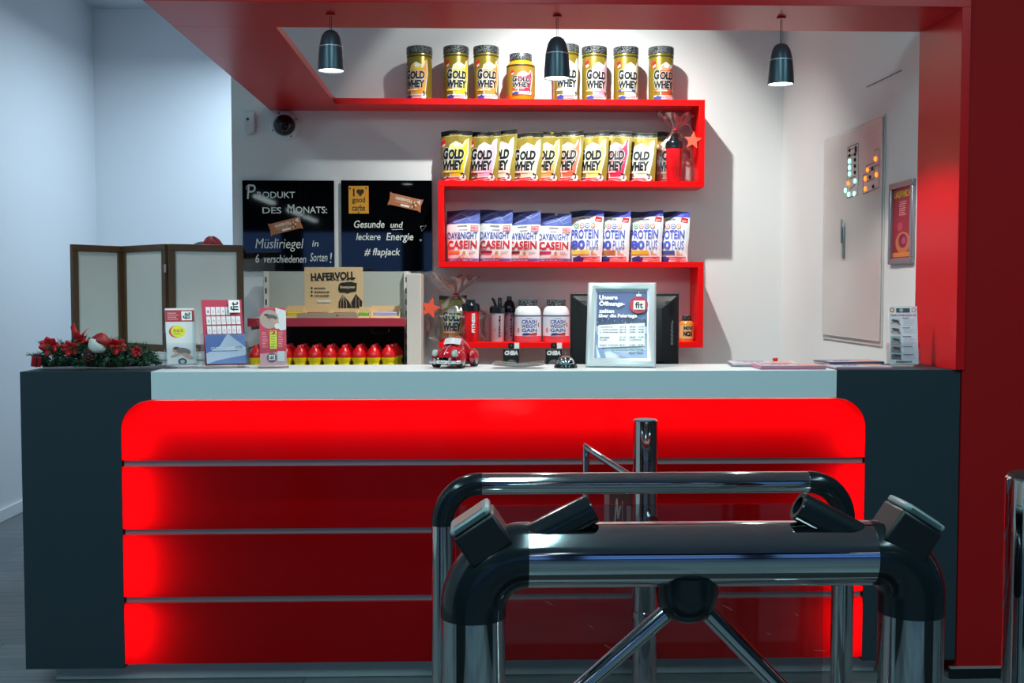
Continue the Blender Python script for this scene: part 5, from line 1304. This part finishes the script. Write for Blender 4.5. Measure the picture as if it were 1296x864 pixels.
a.poly([(U(.0),V(.0)),(U(.22),V(.0)),(U(.08),V(.30)),(U(0),V(.40))], (120,140,186)).poly([(U(.05),V(.0)),(U(.12),V(.0)),(U(.02),V(.2))], (206,216,232)).poly([(U(.3),V(.1)),(U(.6),V(0)),(U(1),V(0)),(U(1),V(.12)),(U(.6),V(.07))], (150,168,206))
for t_, ya, yb_, xe in (('Unsere', .855, .925, .42), ('Öffnungs-', .745, .845, .56), ('zeiten', .655, .715, .36), ('über die Feiertage', .575, .645, .80)): a.text(t_, U(.06), V(ya), U(xe), V(yb_), WH, .045)
a.ell(U(.83), V(.775), wi*.18, wi*.18, (176,26,52), 30).ell(U(.88), V(.74), wi*.10, wi*.12, (146,22,46), 20).rect(U(.78), V(.905), U(.88), V(.94), (206,210,216)); fit_logo(a, U(.73), V(.71), U(.95), V(.84), False)
a.line([(U(.83), V(.94)), (U(.83), V(.98))], .0015, (220,224,230))
a.poly([(U(.06),V(.145)),(U(.95),V(.175)),(U(.95),V(.51)),(U(.06),V(.475))], (238,240,246))
rows = [('Heiligabend','24.12.','09:00 - 13:00'), ('1. Weihnachtstag','25.12.','10:00 - 14:00'), ('2. Weihnachtstag','26.12.','10:00 - 14:00'), ('',)*3, ('Silvester','31.12.','09:00 - 13:00'), ('Neujahr','01.01.','geschlossen'), ('',)*3, ('Heilige 3 Könige','06.01.','10:00 - 14:00')]
for k, (a1, a2, a3) in enumerate(rows):
    if not a1: continue
    yv = .445-k*.038
    for tx, xa, xb in ((a1, .09, .09+.022*len(a1)), (a2, .47, .60), (a3, .66, .66+.021*len(a3))): a.text(tx, U(xa), V(yv-.012+.01*xa), U(xb), V(yv+.012+.01*xa), (60,64,84), .02, 0, R(1.2))
a.text('Wir wünschen Euch schöne Feiertage', U(.32), V(.095), U(.93), V(.12), (34,36,52), .03, 0, R(1.2)).text('Euer Team', U(.66), V(.055), U(.93), V(.08), (34,36,52), .03, 0, R(1.2))
a.build('poster_sheet', sf, off=.0015, rough=.25)
MB().box(x0-.003, x1+.003, .0005, .0035, y0-.003, y1+.003, mat('paper_white', (236,236,238), .5)).build('poster_backing', sf)

# ---- monitor seen from behind, on the desk
Ym = 4.50; a_, b_ = W(722, 372, Ym), W(859.5, 372, Ym); w = b_.x-a_.x; ztm = W(790, 371, Ym).z; zbm = ztm-.31
mo = thing('monitor', 'black computer monitor seen from behind the opening hours frame', 'monitor', ((a_.x+b_.x)/2, Ym, .9305))
zb0 = zbm-.9305; zt0_ = ztm-.9305
MB().box(-w/2, w/2, 0.0, .018, zb0, zt0_, BLACKM).build('bezel', mo, bevel=.003)
m = MB(); k = m.mi(BLACKM)
o_ = [(-w*.49, zb0+.006), (w*.49, zb0+.006), (w*.49, zt0_-.008), (-w*.49, zt0_-.008)]; i_ = [(-w*.33, zb0+.03), (w*.33, zb0+.03), (w*.33, zt0_-.06), (-w*.33, zt0_-.06)]
A = [m.bm.verts.new((x, -.0005, z)) for x, z in o_]; B = [m.bm.verts.new((x, -.035, z)) for x, z in i_]
m.face(B, k); m.face(A[::-1], k)
for i in range(4): m.face([A[i], A[(i+1) % 4], B[(i+1) % 4], B[i]], k)
m.build('rear_shell', mo, bevel=.004)
a = Art()
for s in (-1, 1):
    for j in range(9): a.rect(s*w*.405-.018, zt0_-.035-j*.006, s*w*.405+.018, zt0_-.0325-j*.006, (6,7,8))
a.build('vents', mo, lambda u, v, q: (u, -.012-(max(0, (w*.49-abs(u)))/(w*.16))*.022-q+.009, v), off=.003)
a = Art()
a.scribble(zb0+.10, -.006, zb0+.21, .006, 3, (120,124,126), 3, .5); a.build('port_legend', mo, lambda u, v, q: (w*.43+v*.9, -.0135-q, u), off=.003)
MB().box(-.03, .03, .019, .035, 0.012, zb0+.1, BLACKM).build('stand_neck', mo)
MB().lathe([(0, 0), (.11, 0), (.105, .010), (.03, .014), (0, .014)], BLACKM, 32).build('stand_base', mo, (0, .025, 0))

# ---- brochures and the red stopper at the right end
def stack(px, py, Y, w, d, n, rot, cols, label):
    q = W(px, py, Y)
    o = thing('brochure_stack', label, 'brochures', (q.x, Y, ZT), (0,0,R(rot)), 'brochure stacks on the right counter end')
    z = 0; rd = random.Random(int(px))
    for k in range(n):
        t = .0045; dx, dy, dr = rd.uniform(-.006, .006), rd.uniform(-.005, .005), rd.uniform(-3, 3)
        b = MB().box(-w/2, w/2, -d/2, d/2, 0, t-.0004, mat('brochure_%02x%02x%02x' % cols[k % len(cols)], cols[k % len(cols)], .35)).build('brochure', o, (dx, dy, z), (0,0,R(dr)))
        z += t
    Art().rect(-w*.42, -d*.4, w*.1, d*.1, (206,190,196)).rect(w*.12, -d*.42, w*.44, d*.38, (214,150,140)).poly([(-w*.4,d*.2),(w*.05,d*.15),(w*.05,d*.4),(-w*.35,d*.42)], (120,130,190)).text('FIT', -w*.3, -d*.2, 0, 0, (150,30,60), .04).build('cover_print', b, lambda u, v, qq: (u, v, t-.0004+qq), off=.0004)
    return o
stack(966, 465, 4.118, .24, .15, 3, -8, [(170,160,170), (196,190,200), (206,196,204)], 'thin stack of pale brochures behind the front left stack')
stack(997, 467, 3.985, .235, .14, 3, 2, [(176,110,140), (190,130,150), (196,150,162)], 'stack of pinkish brochures at the counter front edge, left of two front stacks')
stack(1075, 464, 4.115, .22, .13, 4, 6, [(84,88,110), (120,122,140), (206,196,180)], 'stack of dark-edged brochures with yellow cover before the information sheet')
stack(1085, 467, 3.985, .205, .13, 2, -1, [(176,120,136), (200,196,206)], 'low stack of brochures crossing onto the black counter end')
q = W(981.5, 462, 4.16)
o = thing('red_stopper', 'small round red stopper standing on the counter behind the brochures', 'stopper', (q.x, 4.165, ZT))
MB().lathe([(0, 0), (.008, 0), (.007, .012), (.0095, .015), (.0105, .021), (.008, .026), (0, .027)], mat('red_stopper_plastic', (170,16,26), .3), 18).build('knob', o)
